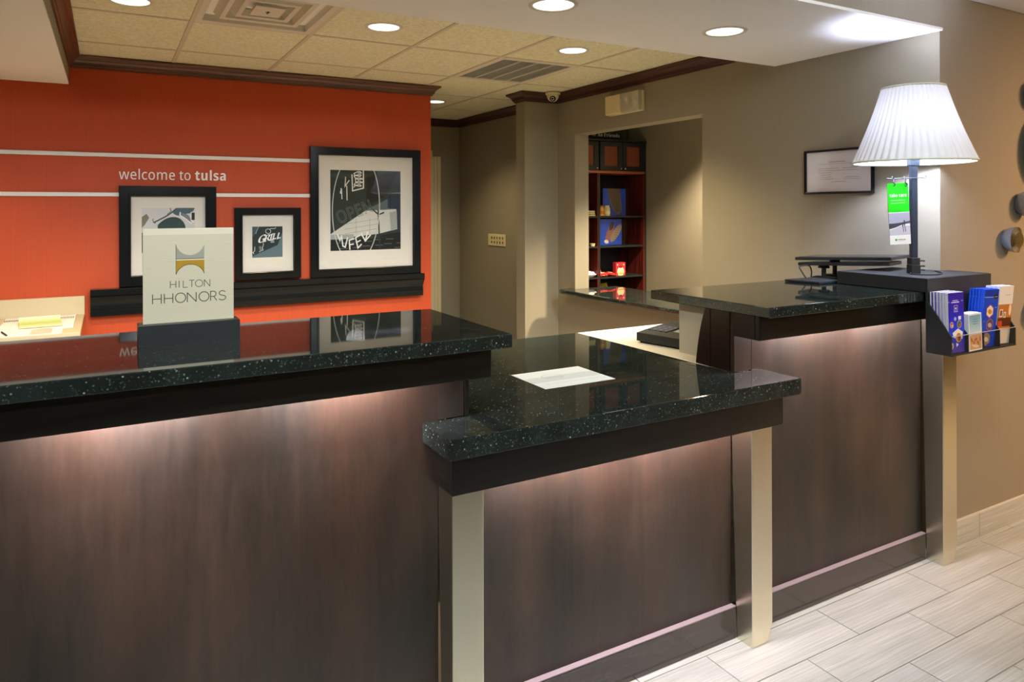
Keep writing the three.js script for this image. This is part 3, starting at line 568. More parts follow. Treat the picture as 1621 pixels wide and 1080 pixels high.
for (const x of [-2.4, -0.4, 1.15, 3.9]) for (const z of [0.9, 2.5]) downlight(x, YL, x > 3 ? z + 0.7 : z, `recessed light in the lobby ceiling, ${z < 2 ? 'front' : 'rear'} row, ${['first', 'second', 'third', 'last'][[-2.4, -0.4, 1.15, 3.9].indexOf(x)]} from the left`, LIGHT.lobby * (x > 3 ? 3.5 : 1) * (z < 2 ? 1 : 0.7), x > 3 ? LIGHT.lobbyWarm : LIGHT.lobbyColor, 58, 0.8, true, z < 2 ? 2.2 : 4.5);
{ // square supply diffuser: nested square cones around a centre plate
  const d = thing('air_diffuser', 'square stepped white air diffuser set in the panel ceiling', 'vent', [-0.2075, YC, -1.78], undefined, true);
  const K = 1.29;
  const ring = (a, b, y0, y1) => { const f = (s, y) => [[-s, y, -s * K], [s, y, -s * K], [s, y, s * K], [-s, y, s * K]], A = f(a, y0), B = f(b, y1), p = []; for (let k = 0; k < 4; k++) { const n = (k + 1) % 4; p.push(...A[k], ...B[k], ...B[n], ...A[k], ...B[n], ...A[n]); } const g = new THREE.BufferGeometry(); g.setAttribute('position', new THREE.Float32BufferAttribute(p, 3)); g.computeVertexNormals(); return uvBox(g); };
  const vm = M.metalVent.clone(); vm.side = THREE.DoubleSide;
  mesh('plenum', box(-0.27, 0.27, 0.075, 0.08, -0.35, 0.35), M.ventDark, d);
  mesh('flange', [ring(0.283, 0.246, -0.003, -0.001), ring(0.246, 0.236, -0.001, 0.07)], vm, d);
  for (const [a, b, h] of [[0.206, 0.180, 0.030], [0.146, 0.120, 0.026]]) mesh('cone', [ring(a, b, 0.034, -0.006), ring(b, b - 0.022, -0.006, -0.004), ring(b - 0.022, b - 0.030, -0.004, h)], vm, d);
  mesh('centre_plate', bx(-0.066, 0.066, -0.008, 0.004, -0.066 * K, 0.066 * K, 0.002), vm, d);
  mesh('centre_screw', [box(-0.003, 0.003, -0.014, -0.008, -0.014, 0.014), box(-0.010, 0.010, -0.010, -0.008, -0.002, 0.002)], M.ventDark, d);
}
{ // return grille
  const d = thing('return_grille', 'dark slatted return air grille set in the panel ceiling', 'vent', [1.5055, YC, -2.52], undefined, true);
  const o = 0.2825, q = 0.368, a = 0.245, b = 0.325;
  const f = extr([[-o, -q], [o, -q], [o, q], [-o, q]], 0.012, 0.002, [[[-a, -b], [-a, b], [a, b], [a, -b]]]); f.rotateX(Math.PI / 2); f.translate(0, 0.008, 0);
  mesh('frame', uvBox(f), M.metalVent, d);
  mesh('backing', box(-0.25, 0.25, 0.03, 0.034, -0.33, 0.33), M.ventDark, d);
  for (const x of [-0.1225, 0, 0.1225]) mesh('divider', bx(x - 0.004, x + 0.004, -0.004, 0.02, -0.325, 0.325, 0.001), M.metalVent, d);
  const gm = std({ color: new THREE.Color(0.42, 0.43, 0.38), roughness: 0.6 }), bl = new THREE.BoxGeometry(0.488, 0.0012, 0.012);
  bl.rotateX(0.7); const bm = flat(bl);
  for (let k = 0; k < 42; k++) { const m = setMesh(new THREE.Mesh(bm, gm)); m.name = 'slat'; m.position.set(0, 0.006, -0.320 + k * 0.0156); d.add(m); }
}
{ // dome camera
  const d = thing('security_camera', 'small cream dome security camera at the crown moulding corner', 'camera', [2.20, 2.345, -3.11], undefined, true);
  mesh('mount', flat(new THREE.LatheGeometry([[0, 0.066], [0.058, 0.066], [0.060, 0.054], [0.056, 0.046], [0, 0.046]].map(([a, b]) => new THREE.Vector2(a, b)), 32)), M.ivory, d);
  const pr = []; for (let k = 0; k <= 10; k++) { const t = k / 10 * Math.PI / 2; pr.push(new THREE.Vector2(0.049 * Math.cos(t) + 0.0001, 0.046 - 0.056 * Math.sin(t))); }
  mesh('dome', flat(new THREE.LatheGeometry(pr, 32)), M.ivory, d);
  const e = new THREE.SphereGeometry(0.024, 20, 14); e.translate(-0.018, 0.012, 0.026); mesh('eyeball', flat(e), M.black, d);
  const l = new THREE.TorusGeometry(0.011, 0.003, 8, 20); l.lookAt(new THREE.Vector3(-0.55, -0.2, 0.75)); l.translate(-0.031, 0.007, 0.044); mesh('lens', flat(l), M.chrome, d);
}
{ // emergency light
  const d = thing('emergency_light', 'cream emergency light box with clear half, high above the wall opening', 'light', [XV - 0.0005, 2.225, -2.318], undefined, true);
  d.rotation.y = -Math.PI / 2;
  mesh('housing', extr([[-0.185, -0.068], [0.185, -0.068], [0.185, 0.072], [-0.185, 0.072]], 0.022, 0.004).translate(0, 0, 0), M.ivory, d);
  mesh('cover', bx(-0.183, -0.012, -0.066, 0.070, 0.0225, 0.060, 0.008), M.ivory, d);
  mesh('clear_cover', bx(-0.010, 0.183, -0.066, 0.070, 0.0225, 0.056, 0.008), phy({ color: new THREE.Color(0.9, 0.9, 0.82), transmission: 0.75, thickness: 0, roughness: 0.45 }), d);
  const b = new THREE.LatheGeometry([[0, -0.004], [0.012, -0.003], [0.026, 0.010], [0.028, 0.014]].map(([a, c]) => new THREE.Vector2(a, c)), 24); b.rotateX(Math.PI / 2);
  const b1 = b.clone(); b1.translate(0.045, 0.01, 0.030); const b2 = b.clone(); b2.translate(0.135, -0.02, 0.030);
  const cm = M.chrome.clone(); cm.side = THREE.DoubleSide; mesh('reflector', flat(b1), cm, d); mesh('reflector', flat(b2), cm, d);
}
{ // switch plate in the hall: five toggles in two rows and a single at the left
  const d = thing('switch_plate', 'cream gang switch plate with two rows of toggles on the dark hall wall', 'switch', [2.339, 1.202, -4.30], undefined, true);
  d.rotation.y = -Math.PI / 2;
  mesh('plate', extr([[-0.172, -0.056], [0.172, -0.056], [0.172, 0.056], [-0.172, 0.056]], 0.008, 0.003), M.ivory, d);
  for (let k = 0; k < 5; k++) for (const y of [-0.022, 0.020]) mesh('toggle', bx(-0.090 + k * 0.054 - 0.006, -0.090 + k * 0.054 + 0.006, y - 0.011, y + 0.011, 0.0082, 0.017, 0.002), std({ color: new THREE.Color(0.16, 0.13, 0.07), roughness: 0.6 }), d);
  mesh('toggle', bx(-0.146, -0.136, -0.014, 0.014, 0.0082, 0.015, 0.002), M.ivory, d);
}
{ // framed certificate
  const t = paper(760, 460, (c, w, h) => {
    c.fillStyle = '#dfe1e6'; c.fillRect(0, 0, w, h); c.fillStyle = '#c2c6cc';
    c.fillStyle = '#8e949c'; c.fillRect(w * 0.36, h * 0.26, w * 0.25, 7); c.fillRect(w * 0.2, h * 0.31, w * 0.62, 3);
    for (const [x, y, l] of [[0.68, 0.34, 0.14], [0.7, 0.4, 0.1], [0.2, 0.42, 0.32], [0.56, 0.42, 0.24], [0.2, 0.47, 0.6], [0.2, 0.52, 0.2], [0.23, 0.57, 0.16], [0.23, 0.62, 0.18], [0.23, 0.67, 0.2], [0.6, 0.64, 0.22], [0.58, 0.68, 0.26], [0.4, 0.74, 0.22]]) c.fillRect(w * x, h * y, w * l, 4);
    c.strokeStyle = '#9aa0a8'; c.lineWidth = 2; c.beginPath(); c.moveTo(w * 0.62, h * 0.63); for (let k = 0; k < 20; k++) c.lineTo(w * (0.62 + k * 0.008), h * (0.63 + Math.sin(k * 1.9) * 0.02)); c.stroke();
  });
  const d = thing('framed_certificate', 'black framed white certificate on the wall left of the lamp shade', 'certificate', [XV - 0.001, 1.678, -0.661], undefined, true);
  d.rotation.y = -Math.PI / 2;
  mesh('frame', frameRing(0.385, 0.224, 0.0115, 0.018, 0), M.black, d);
  mesh('backing', bx(-0.186, 0.186, -0.106, 0.106, 0.001, 0.006, 0), M.white, d);
  const p = new THREE.PlaneGeometry(0.37, 0.209); p.translate(0, 0, 0.0066); mesh('print', flat(p), mattePrint(t), d);
  const g = new THREE.PlaneGeometry(0.37, 0.209); g.translate(0, 0, 0.012); mesh('glass_pane', flat(g), M.glass, d);
}
// ---------------------------------------------------------------- round mirrors on the brown wall
function roundMirror(x, y, r, label, depth = 0.05) {
  const d = thing('round_mirror', label, 'mirror', [x, y, ZB + 0.001], 'round mirrors on the brown wall', true);
  const body = new THREE.LatheGeometry([[r * 0.55, 0], [r * 0.80, 0.004], [r * 0.96, depth * 0.55], [r, depth - 0.008], [r, depth]].map(([a, b]) => new THREE.Vector2(a, b)), 48); body.rotateX(Math.PI / 2);
  const em = M.mirrorEdge; em.side = THREE.DoubleSide; mesh('rim', flat(body), em, d);
  const p = [], n = 20; // facetted bevel ring
  for (let k = 0; k < n; k++) { const a = k / n * 6.28319, b = (k + 1) / n * 6.28319, q = (s, t, z) => [s * Math.cos(t), s * Math.sin(t), z]; const A = q(r, a, depth), B = q(r, b, depth), C = q(r * 0.62, b, depth + 0.010), D = q(r * 0.62, a, depth + 0.010); p.push(...A, ...B, ...C, ...A, ...C, ...D); }
  const g = new THREE.BufferGeometry(); g.setAttribute('position', new THREE.Float32BufferAttribute(p, 3)); g.computeVertexNormals(); mesh('bevel', uvBox(g), M.mirror, d);
  const c = new THREE.CircleGeometry(r * 0.62, 40); c.translate(0, 0, depth + 0.010); mesh('face', flat(c), M.mirror, d);
}
roundMirror(2.842, 1.345, 0.060, 'small round mirror with facetted rim just above the brochures', 0.05);
roundMirror(2.962, 1.512, 0.062, 'small round mirror with facetted rim, between the lamp shade and the picture edge', 0.05);
roundMirror(3.055, 2.042, 0.066, 'small round mirror at the picture edge, topmost on the brown wall', 0.05);
roundMirror(3.165, 1.775, 0.190, 'large round mirror cut by the right edge of the picture', 0.055);
roundMirror(3.060, 1.000, 0.060, 'small round mirror at the picture edge, lowest on the brown wall', 0.05);
// ---------------------------------------------------------------- black box with brochure pockets on the right counter
const YBX = 1.224;
{
  const d = thing('brochure_stand', 'black box on the right counter end with four brochure pockets on its front', 'brochure stand', [2.1, YT, -0.1]);
  mesh('box', slab([[1.897, 0.0135], [2.348, 0.0135], [2.348, -0.150], [2.296, -0.150], [2.296, -0.37], [1.897, -0.37]], YT + 0.001, YBX), M.blackMatte, d);
  mesh('back_panel', bx(1.897, 2.348, 0.944, YBX - 0.001, 0.014, 0.022, 0.001), M.blackMatte, d);
  mesh('floor_panel', bx(1.897, 2.356, 0.938, 0.944, 0.0145, 0.112, 0.001), M.blackMatte, d);
  const side = (x, w, hi) => { const g = extr([[-0.0225, 0.9442], [-0.111, 0.9442], [-0.111, 1.010], [-0.0225, hi]], w, 0.0006); g.rotateY(Math.PI / 2); g.translate(x, 0, 0); return uvBox(g); };
  mesh('side_panel', side(1.897, 0.006, 1.135), M.blackMatte, d);
  mesh('side_panel', side(2.350, 0.006, 1.135), M.blackMatte, d);
  for (const x of [2.0105, 2.119, 2.2345]) mesh('divider', side(x, 0.003, 1.12), M.blackMatte, d);
  const f = new THREE.PlaneGeometry(0.456, 0.068); f.translate(2.1275, 0.978, 0.1128); mesh('front_pane', flat(f), M.acrylic, d);
  mesh('pane_rim', bx(1.899, 2.354, 1.0115, 1.014, 0.1115, 0.114, 0.0005), std({ color: new THREE.Color(0.5, 0.52, 0.56), roughness: 0.2 }), d);
}
{
  const cover1 = paper(256, 600, (c, w, h) => {
    const g = c.createLinearGradient(0, 0, 0, h); g.addColorStop(0, '#3a1f9c'); g.addColorStop(0.35, '#2c22c4'); g.addColorStop(0.65, '#2340e0'); g.addColorStop(1, '#5540a8'); c.fillStyle = g; c.fillRect(0, 0, w, h);
    c.fillStyle = '#e6e2f4'; c.fillRect(50, 92, 130, 10); c.fillRect(70, 76, 90, 6); c.fillRect(0, 90, 22, 4); c.fillRect(215, 84, 30, 5);
    c.strokeStyle = '#dcd8f0'; c.lineWidth = 4; c.strokeRect(96, 130, 56, 46); c.fillRect(90, 188, 70, 5); c.fillRect(110, 150, 26, 14);
    c.fillStyle = '#9db8f4'; c.beginPath(); c.arc(110, 262, 20, 0, 7); c.fill(); c.fillStyle = '#eef0f8'; c.fillRect(160, 240, 46, 34);
    const dot = (x, y, r, a, b) => { c.fillStyle = '#f0ead8'; c.beginPath(); c.arc(x, y, r + 4, 0, 7); c.fill(); c.fillStyle = a; c.beginPath(); c.arc(x, y, r, 0, 7); c.fill(); c.fillStyle = b; c.beginPath(); c.arc(x + r * 0.2, y + r * 0.3, r * 0.55, 0, 7); c.fill(); };
    dot(52, 320, 26, '#b8485c', '#d8c08a'); dot(176, 320, 34, '#4c6a4a', '#a8603c'); 
    c.fillStyle = '#f2ece4'; c.beginPath(); c.moveTo(60, 400); c.lineTo(150, 360); c.lineTo(230, 400); c.lineTo(220, 470); c.lineTo(80, 450); c.fill(); dot(160, 450, 44, '#c08a3c', '#7a4a20'); dot(40, 530, 30, '#c8b68a', '#8a8a5c');
    c.fillStyle = '#e8ecf8'; c.beginPath(); c.moveTo(120, 500); c.lineTo(160, 520); c.lineTo(120, 545); c.fill();
  });
  const cover2 = paper(256, 600, (c, w, h) => {
    c.fillStyle = '#1548cf'; c.fillRect(0, 0, w, h); c.fillStyle = '#0d38b0'; c.fillRect(0, 0, w, 74);
    c.fillStyle = '#b9cdf4'; c.fillRect(0, 78, w, 5); c.fillStyle = '#22202c'; c.beginPath(); c.ellipse(210, 80, 44, 22, 0, 0, 7); c.fill(); c.fillStyle = '#c8c0d0'; c.fillRect(186, 76, 50, 6);
    const hexa = (x, y, r, a, b, rim) => { const p = (q) => { c.beginPath(); for (let k = 0; k < 6; k++) c.lineTo(x + q * Math.sin(k * 1.0472), y - q * Math.cos(k * 1.0472)); c.closePath(); c.fill(); }; c.fillStyle = rim; p(r + 9); c.fillStyle = a; p(r); c.fillStyle = b; c.beginPath(); c.ellipse(x, y + 4, r * 0.6, r * 0.4, 0.3, 0, 7); c.fill(); };
    hexa(120, 230, 62, '#f2e6d2', '#d8941c', '#e06a4c'); hexa(140, 372, 60, '#5c4a5c', '#b8b4c8', '#c85a50'); hexa(100, 520, 62, '#8c8a62', '#d8d2b8', '#d07a4c');
    c.fillStyle = '#9bb4ee'; c.fillRect(206, 190, 34, 6); c.fillRect(20, 330, 24, 5);
  });
  const cover3 = paper(256, 600, (c, w, h) => {
    c.fillStyle = '#e9e8e0'; c.fillRect(0, 0, w, h); c.fillStyle = '#a9a9a2'; c.fillRect(110, 90, 110, 5);
    c.fillStyle = '#c07a3c'; c.fillRect(0, 190, w, 250); c.fillStyle = '#5c2c14'; c.fillRect(0, 330, w, 90); c.fillStyle = '#efe6d8'; for (const [x, y, a, b] of [[30, 240, 60, 80], [110, 270, 40, 60]]) { c.fillRect(x, y, a, b); c.fillStyle = '#6a4a30'; c.fillRect(x + 12, y + 12, a - 24, b - 24); c.fillStyle = '#efe6d8'; }
    c.fillStyle = '#c84a20'; c.fillRect(10, 360, 80, 60); c.fillStyle = '#f4e0c0'; c.beginPath(); c.ellipse(220, 250, 26, 60, 0, 0, 7); c.fill();
    c.fillStyle = '#e3e0d2'; c.fillRect(0, 440, w, 160);
  });
  const cover4 = paper(256, 400, (c, w, h) => {
    c.fillStyle = '#eef2f2'; c.fillRect(0, 0, w, h); const g = c.createLinearGradient(0, 0, 0, 200); g.addColorStop(0, '#6fa6c4'); g.addColorStop(1, '#c4dce0'); c.fillStyle = g; c.fillRect(16, 16, w - 32, 190);
    c.fillStyle = '#5c8aa0'; for (const [x, y, l] of [[90, 60, 90], [76, 84, 110], [82, 108, 100]]) c.fillRect(x, y, l, 7);
    c.fillStyle = '#d8a878'; c.fillRect(16, 230, w - 32, 154); c.fillStyle = '#a8683c'; for (let k = 0; k < 5; k++) { c.beginPath(); c.ellipse(50 + k * 42, 280 + (k % 2) * 40, 30, 14, 0.9 + k, 0, 7); c.fill(); } c.fillStyle = '#f0d6b4'; c.beginPath(); c.ellipse(120, 350, 70, 16, 0.2, 0, 7); c.fill();
  });
  // a leaflet: folded sheet with a printed cover, leaning back in its pocket
  const stack = (n, x, w, h, z0, dz, cover, edge, labelFront, labelRest, group, lean, yaw = 0, roll = 0) => {
    let proto = null;
    for (let k = 0; k < n; k++) {
      const front = k === n - 1, z = z0 + k * dz;
      const at = [x + (n - 1 - k) * 0.0004 * (k % 2 ? 1 : -1), 0.9450 + (k % 3) * 0.0008 + Math.abs(Math.sin(roll)) * w / 2, z];
      const rest = labelRest(['', 'second', 'third', 'fourth', 'fifth', 'sixth', 'seventh', 'eighth', 'ninth', 'tenth', 'last'][n - 1 - k]);
      let t;
      if (!proto) {
        t = proto = thing('brochure', rest, 'brochure', at, group, true);
        const g = bx(-w / 2, w / 2, 0.0, h, 0, dz * 0.93, 0.0004); mesh('folded_sheet', g, edge, t);
        const p = new THREE.PlaneGeometry(w, h); p.translate(0, h / 2, dz * 0.93 + 0.0003); mesh('cover', flat(p), glossPrint(cover), t);
        t.rotation.set(-lean, yaw, roll);
      } else t = dup(proto, at, front ? labelFront : rest, group);
      if (front && n === 1) t.userData.label = labelFront;
    }
  };
  const edgeW = std({ color: new THREE.Color(0.66, 0.67, 0.72), roughness: 0.6 }), edgeB = std({ color: hex(30, 84, 214), roughness: 0.5 });
  stack(11, 1.957, 0.104, 0.228, 0.0330, 0.0060, cover1, edgeW, 'front purple brochure with food pictures, in the leftmost pocket', (q) => `purple brochure in the leftmost pocket, ${q} from the front`, 'purple brochures in the leftmost pocket', 0.02);
  stack(4, 2.066, 0.100, 0.142, 0.066, 0.0110, cover4, edgeW, 'front short leaflet with pale blue and sandy cover, in the second pocket', (q) => `short pale blue leaflet in the second pocket, ${q} from the front`, 'short leaflets in the second pocket', 0.03, 0.05);
  stack(10, 2.180, 0.102, 0.228, 0.0350, 0.0056, cover2, edgeB, 'front royal blue brochure with hexagon food pictures, in the third pocket', (q) => `royal blue brochure in the third pocket, ${q} from the front`, 'royal blue brochures in the third pocket', -0.075, 0, -0.035);
  stack(8, 2.295, 0.104, 0.234, 0.0360, 0.0066, cover3, edgeW, 'front white brochure with a brown room picture, in the rightmost pocket', (q) => `white brochure in the rightmost pocket, ${q} from the front`, 'white brochures in the rightmost pocket', -0.075, 0, -0.03);
}
// ---------------------------------------------------------------- lamp, its rod and hang tag
const LX = 2.057, LZ = -0.13;
{
  const d = thing('table_lamp', 'tall table lamp with pleated white shade and square dark pole, on the black box', 'lamp', [LX, YBX, LZ], undefined, true);
  const blue = std({ color: new THREE.Color(0.035, 0.05, 0.075), roughness: 0.35, metalness: 0.3 });
  mesh('base_block', [bx(-0.019, 0.019, 0.0, 0.036, -0.019, 0.019, 0.002), bx(-0.018, 0.018, 0.0372, 0.066, -0.018, 0.018, 0.002)], M.blackSatin, d).rotation.y = -0.5;
  mesh('pole', bx(-0.0118, 0.0118, 0.066, 0.452, -0.0118, 0.0118, 0.0015), blue, d).rotation.y = -0.5;
  mesh('socket_block', bx(-0.018, 0.018, 0.447, 0.492, -0.018, 0.018, 0.002), blue, d).rotation.y = -0.5;
  mesh('socket', cyl(0.016, 0.019, 0.06, 0, 0.52, 0, 20), M.chrome, d);
  const sp = []; const yB = 0.462, yT = 0.768, rB = 0.224, rT = 0.116, nt = 288, ny = 10, px = [], ix = [];
  const pleat = (a) => 1 + 0.034 * Math.abs(Math.sin(a * 24)) + 0.004 * Math.sin(a * 7 + 1);
  for (let j = 0; j <= ny; j++) for (let i = 0; i <= nt; i++) { const t = j / ny, a = i / nt * Math.PI * 2, r = mix(rB, rT, t) * pleat(a) - 0.006 * Math.sin(t * Math.PI); px.push(r * Math.cos(a), mix(yB, yT, t), r * Math.sin(a)); }
  for (let j = 0; j < ny; j++) for (let i = 0; i < nt; i++) { const a = j * (nt + 1) + i, b = a + 1, c = a + nt + 1, e = c + 1; ix.push(a, c, b, b, c, e); }
  const g = new THREE.BufferGeometry(); g.setAttribute('position', new THREE.Float32BufferAttribute(px, 3)); g.setIndex(ix); g.computeVertexNormals();
  const fabric = phy({ color: new THREE.Color(0.62, 0.62, 0.59), transmission: 0.038, thickness: 0, roughness: 1, side: THREE.DoubleSide });
  mesh('shade', uvBox(g), fabric, d);
  const band = (r, y) => { const q = new THREE.TorusGeometry(r, 0.0045, 8, 96); q.rotateX(Math.PI / 2); q.translate(0, y, 0); return flat(q); };
  const bandMat = std({ color: new THREE.Color(0.62, 0.64, 0.48), roughness: 0.8 });
  mesh('shade_band', band(rB * 1.012, yB), bandMat, d); mesh('shade_band', band(rT * 1.012, yT), bandMat, d);
  const arms = []; for (let k = 0; k < 3; k++) { const a = k * 2.0944 + 0.3; arms.push(tube([[0, 0.745, 0], [Math.cos(a) * rT * 0.97, 0.755, Math.sin(a) * rT * 0.97]], 0.002, 4, 6)); }
  arms.push(tube([[0.03, 0.55, 0], [0.045, 0.62, 0], [0.03, 0.72, 0], [0, 0.748, 0]], 0.002, 20, 6), tube([[-0.03, 0.55, 0], [-0.045, 0.62, 0], [-0.03, 0.72, 0], [0, 0.748, 0]], 0.002, 20, 6));
  mesh('shade_carrier', arms, M.chrome, d);
  const bulb = new THREE.SphereGeometry(0.030, 24, 16); bulb.scale(1, 1.25, 1); bulb.translate(0, 0.598, 0);
  mesh('bulb', flat(bulb), std({ color: 0xffffff, emissive: new THREE.Color(0.92, 0.97, 1.0), emissiveIntensity: 3 }), d);
  const l = new THREE.PointLight(new THREE.Color(0.66, 0.71, 1.0), LIGHT.lamp, 0, 2); l.position.set(LX, YBX + 0.598, LZ); l.castShadow = true; l.shadow.radius = 3; scene.add(l);
  // rod across the pole, with its hooks
  const e = [0.8711, 0, 0.4911], off = (s, y, f = 0) => [e[0] * s + 0.4911 * -f, y, e[2] * s + 0.8711 * f];
  mesh('rod', [tube([off(-0.118, 0.392, 0.02), off(0.03, 0.396, 0.02)], 0.0018, 6, 8), tube([off(0.03, 0.396, 0.02), off(0.036, 0.392, 0.02), off(0.042, 0.398, 0.02), off(0.038, 0.405, 0.02)], 0.0016, 16, 6)], M.blackSatin, d);
  const tip = new THREE.SphereGeometry(0.0034, 12, 8); tip.translate(...off(-0.118, 0.392, 0.02)); mesh('rod_tip', flat(tip), M.blackSatin, d);
  mesh('cord', tube([[0.02, 0.004, -0.02], [-0.06, 0.003, 0.03], [-0.02, 0.003, 0.09], [0.10, 0.003, 0.06], [0.16, 0.003, -0.005]], 0.0025, 40, 6), M.blackMatte, d);
  const knobs = []; for (const y of [0.012, 0.028, 0.050]) { const k = tube([off(0.014, y), off(0.034, y + 0.003), off(0.046, y + 0.002)], 0.003, 8, 8); knobs.push(k); }
  mesh('switch_knob', knobs, M.blackSatin, d);
  // hang tag
  const tt = paper(220, 620, (c, w, h) => {
    c.fillStyle = '#f2f4f4'; c.fillRect(0, 0, w, h); c.fillStyle = '#12c418'; c.fillRect(0, 0, w, h * 0.475);
    c.fillStyle = '#f4fff2'; c.font = 'bold 48px sans-serif'; c.fillText('take care', 20, h * 0.225, 180);
    c.fillStyle = '#9ff09a'; c.fillRect(30, h * 0.275, 150, 7); c.fillRect(30, h * 0.32, 150, 7);
    c.fillStyle = '#a9adc2'; c.fillRect(0, h * 0.485, w, h * 0.19); c.fillStyle = '#c6c8d4'; c.fillRect(0, h * 0.70, w, h * 0.15);
    c.fillStyle = '#3e444c'; c.beginPath(); c.moveTo(0, h * 0.655); c.bezierCurveTo(80, h * 0.66, 150, h * 0.64, w, h * 0.625); c.lineTo(w, h * 0.655); c.bezierCurveTo(140, h * 0.67, 100, h * 0.72, 0, h * 0.745); c.fill();
    c.strokeStyle = '#eef0f2'; c.lineWidth = 7; c.beginPath(); c.moveTo(0, h * 0.752); c.bezierCurveTo(70, h * 0.735, 110, h * 0.70, 140, h * 0.685); c.stroke();
    c.strokeStyle = '#33383e'; c.lineWidth = 12; c.beginPath(); c.moveTo(160, h * 0.61); c.lineTo(162, h * 0.69); c.stroke(); c.beginPath(); c.moveTo(142, h * 0.655); c.lineTo(143, h * 0.71); c.stroke();
    c.lineWidth = 6; c.beginPath(); c.moveTo(162, h * 0.69); c.lineTo(172, h * 0.80); c.stroke(); c.beginPath(); c.moveTo(143, h * 0.70); c.lineTo(150, h * 0.80); c.stroke();
    c.fillStyle = '#3fae3a'; c.beginPath(); c.arc(66, h * 0.925, 12, 0, 7); c.fill(); c.fillStyle = '#8a9a8a'; c.fillRect(84, h * 0.915, 52, 9); c.fillStyle = '#7fca6a'; c.fillRect(138, h * 0.915, 28, 11); c.fillStyle = '#b8c4b8'; c.fillRect(84, h * 0.94, 70, 4);
  });
  const q = thing('hang_tag', 'green and white take care hang tag on hooks beside the lamp pole', 'tag', [LX + off(-0.078, 0, 0.022)[0], YBX + 0.374, LZ + off(-0.078, 0, 0.022)[2]], undefined, true);
  q.rotation.y = -0.42;
  const card = bx(-0.0455, 0.0455, -0.252, 0.0, -0.001, 0.001, 0.0004), tp = new THREE.PlaneGeometry(0.091, 0.252); tp.translate(0, -0.126, 0.0014);
  const slant = (gg) => { const m = new THREE.Matrix4().makeRotationZ(0.05); gg.applyMatrix4(m); return gg; };
  mesh('card', slant(card), std({ color: hex(80, 84, 90), roughness: 0.5 }), q); mesh('print', slant(flat(tp)), glossPrint(tt), q);
  for (const s of [-0.022, 0.030]) mesh('hook', tube([[s - 0.004, 0.016, 0.004], [s + 0.001, 0.026, -0.002], [s + 0.009, 0.018, -0.004], [s + 0.002, 0.004, 0.004], [s + 0.008, -0.006, 0.006], [s + 0.002, -0.013, 0.006]], 0.0026, 30, 6), M.blackMatte, q);
}
// ---------------------------------------------------------------- flat screens lying over the back of the right counter
function flatScreen(label, fx, fz, y, w, dep, roll, base) {   // fx, fz: middle of the long edge nearest the camera
  const c = 0.25, s = 0.968;                                   // the long edge runs along (c, s)
  const d = thing('monitor', label, 'monitor', [fx + s * dep / 2, y, fz - c * dep / 2], undefined, true); d.rotation.y = -Math.acos(c);
  const tl = (g) => { g.rotateZ(roll); return g; };
  mesh('casing', tl(bx(-w / 2, w / 2, 0, 0.015, -dep / 2, dep / 2, 0.003)), M.blackSatin, d);
  mesh('screen', tl(bx(-w / 2 + 0.014, w / 2 - 0.014, 0.0152, 0.0162, -dep / 2 + 0.014, dep / 2 - 0.014, 0.0003)), phy({ color: new THREE.Color(0.02, 0.024, 0.032), roughness: 0.12 }), d);
  const by = base[0] * Math.sin(roll);
  mesh('hub', cyl(0.022, 0.026, 0.014, base[0], by - 0.006, base[1], 24), M.blackMatte, d);
  const h = y - YT - 0.0015;
  mesh('neck', cyl(0.010, 0.010, h + by - 0.020, base[0], (by - 0.013 + 0.007 - h) / 2, base[1], 16), M.blackMatte, d);
  mesh('foot', bx(base[0] - 0.045, base[0] + 0.045, -h, -h + 0.010, base[1] - 0.034, base[1] + 0.034, 0.003), M.blackMatte, d);
}
flatScreen('upper of two black flat screens tilted nearly level behind the lamp box', 2.000, -0.427, 1.262, 0.42, 0.23, 0.045, [-0.105, -0.080]);
flatScreen('lower of two black flat screens tilted nearly level behind the lamp box', 2.003, -0.425, 1.238, 0.40, 0.15, 0.05, [-0.10, 0.025]);
{
  tag(mesh('black_tray', slab([[1.776, -0.545], [1.80, -0.385], [1.955, -0.385], [1.955, -0.545]], YT + 0.001, YT + 0.011), M.blackSatin), 'thin black tray on the granite at the rear left of the lamp box', 'tray');
  tag(mesh('cable', tube([[1.86, YT + 0.0145, -0.50], [1.855, YT + 0.045, -0.52], [1.90, YT + 0.060, -0.565], [1.98, YT + 0.058, -0.575], [2.0, YT + 0.03, -0.580], [2.0, YT + 0.0045, -0.583]], 0.003, 50, 6), M.blackMatte), 'thin black cable looping under the flat screens', 'cable');
}
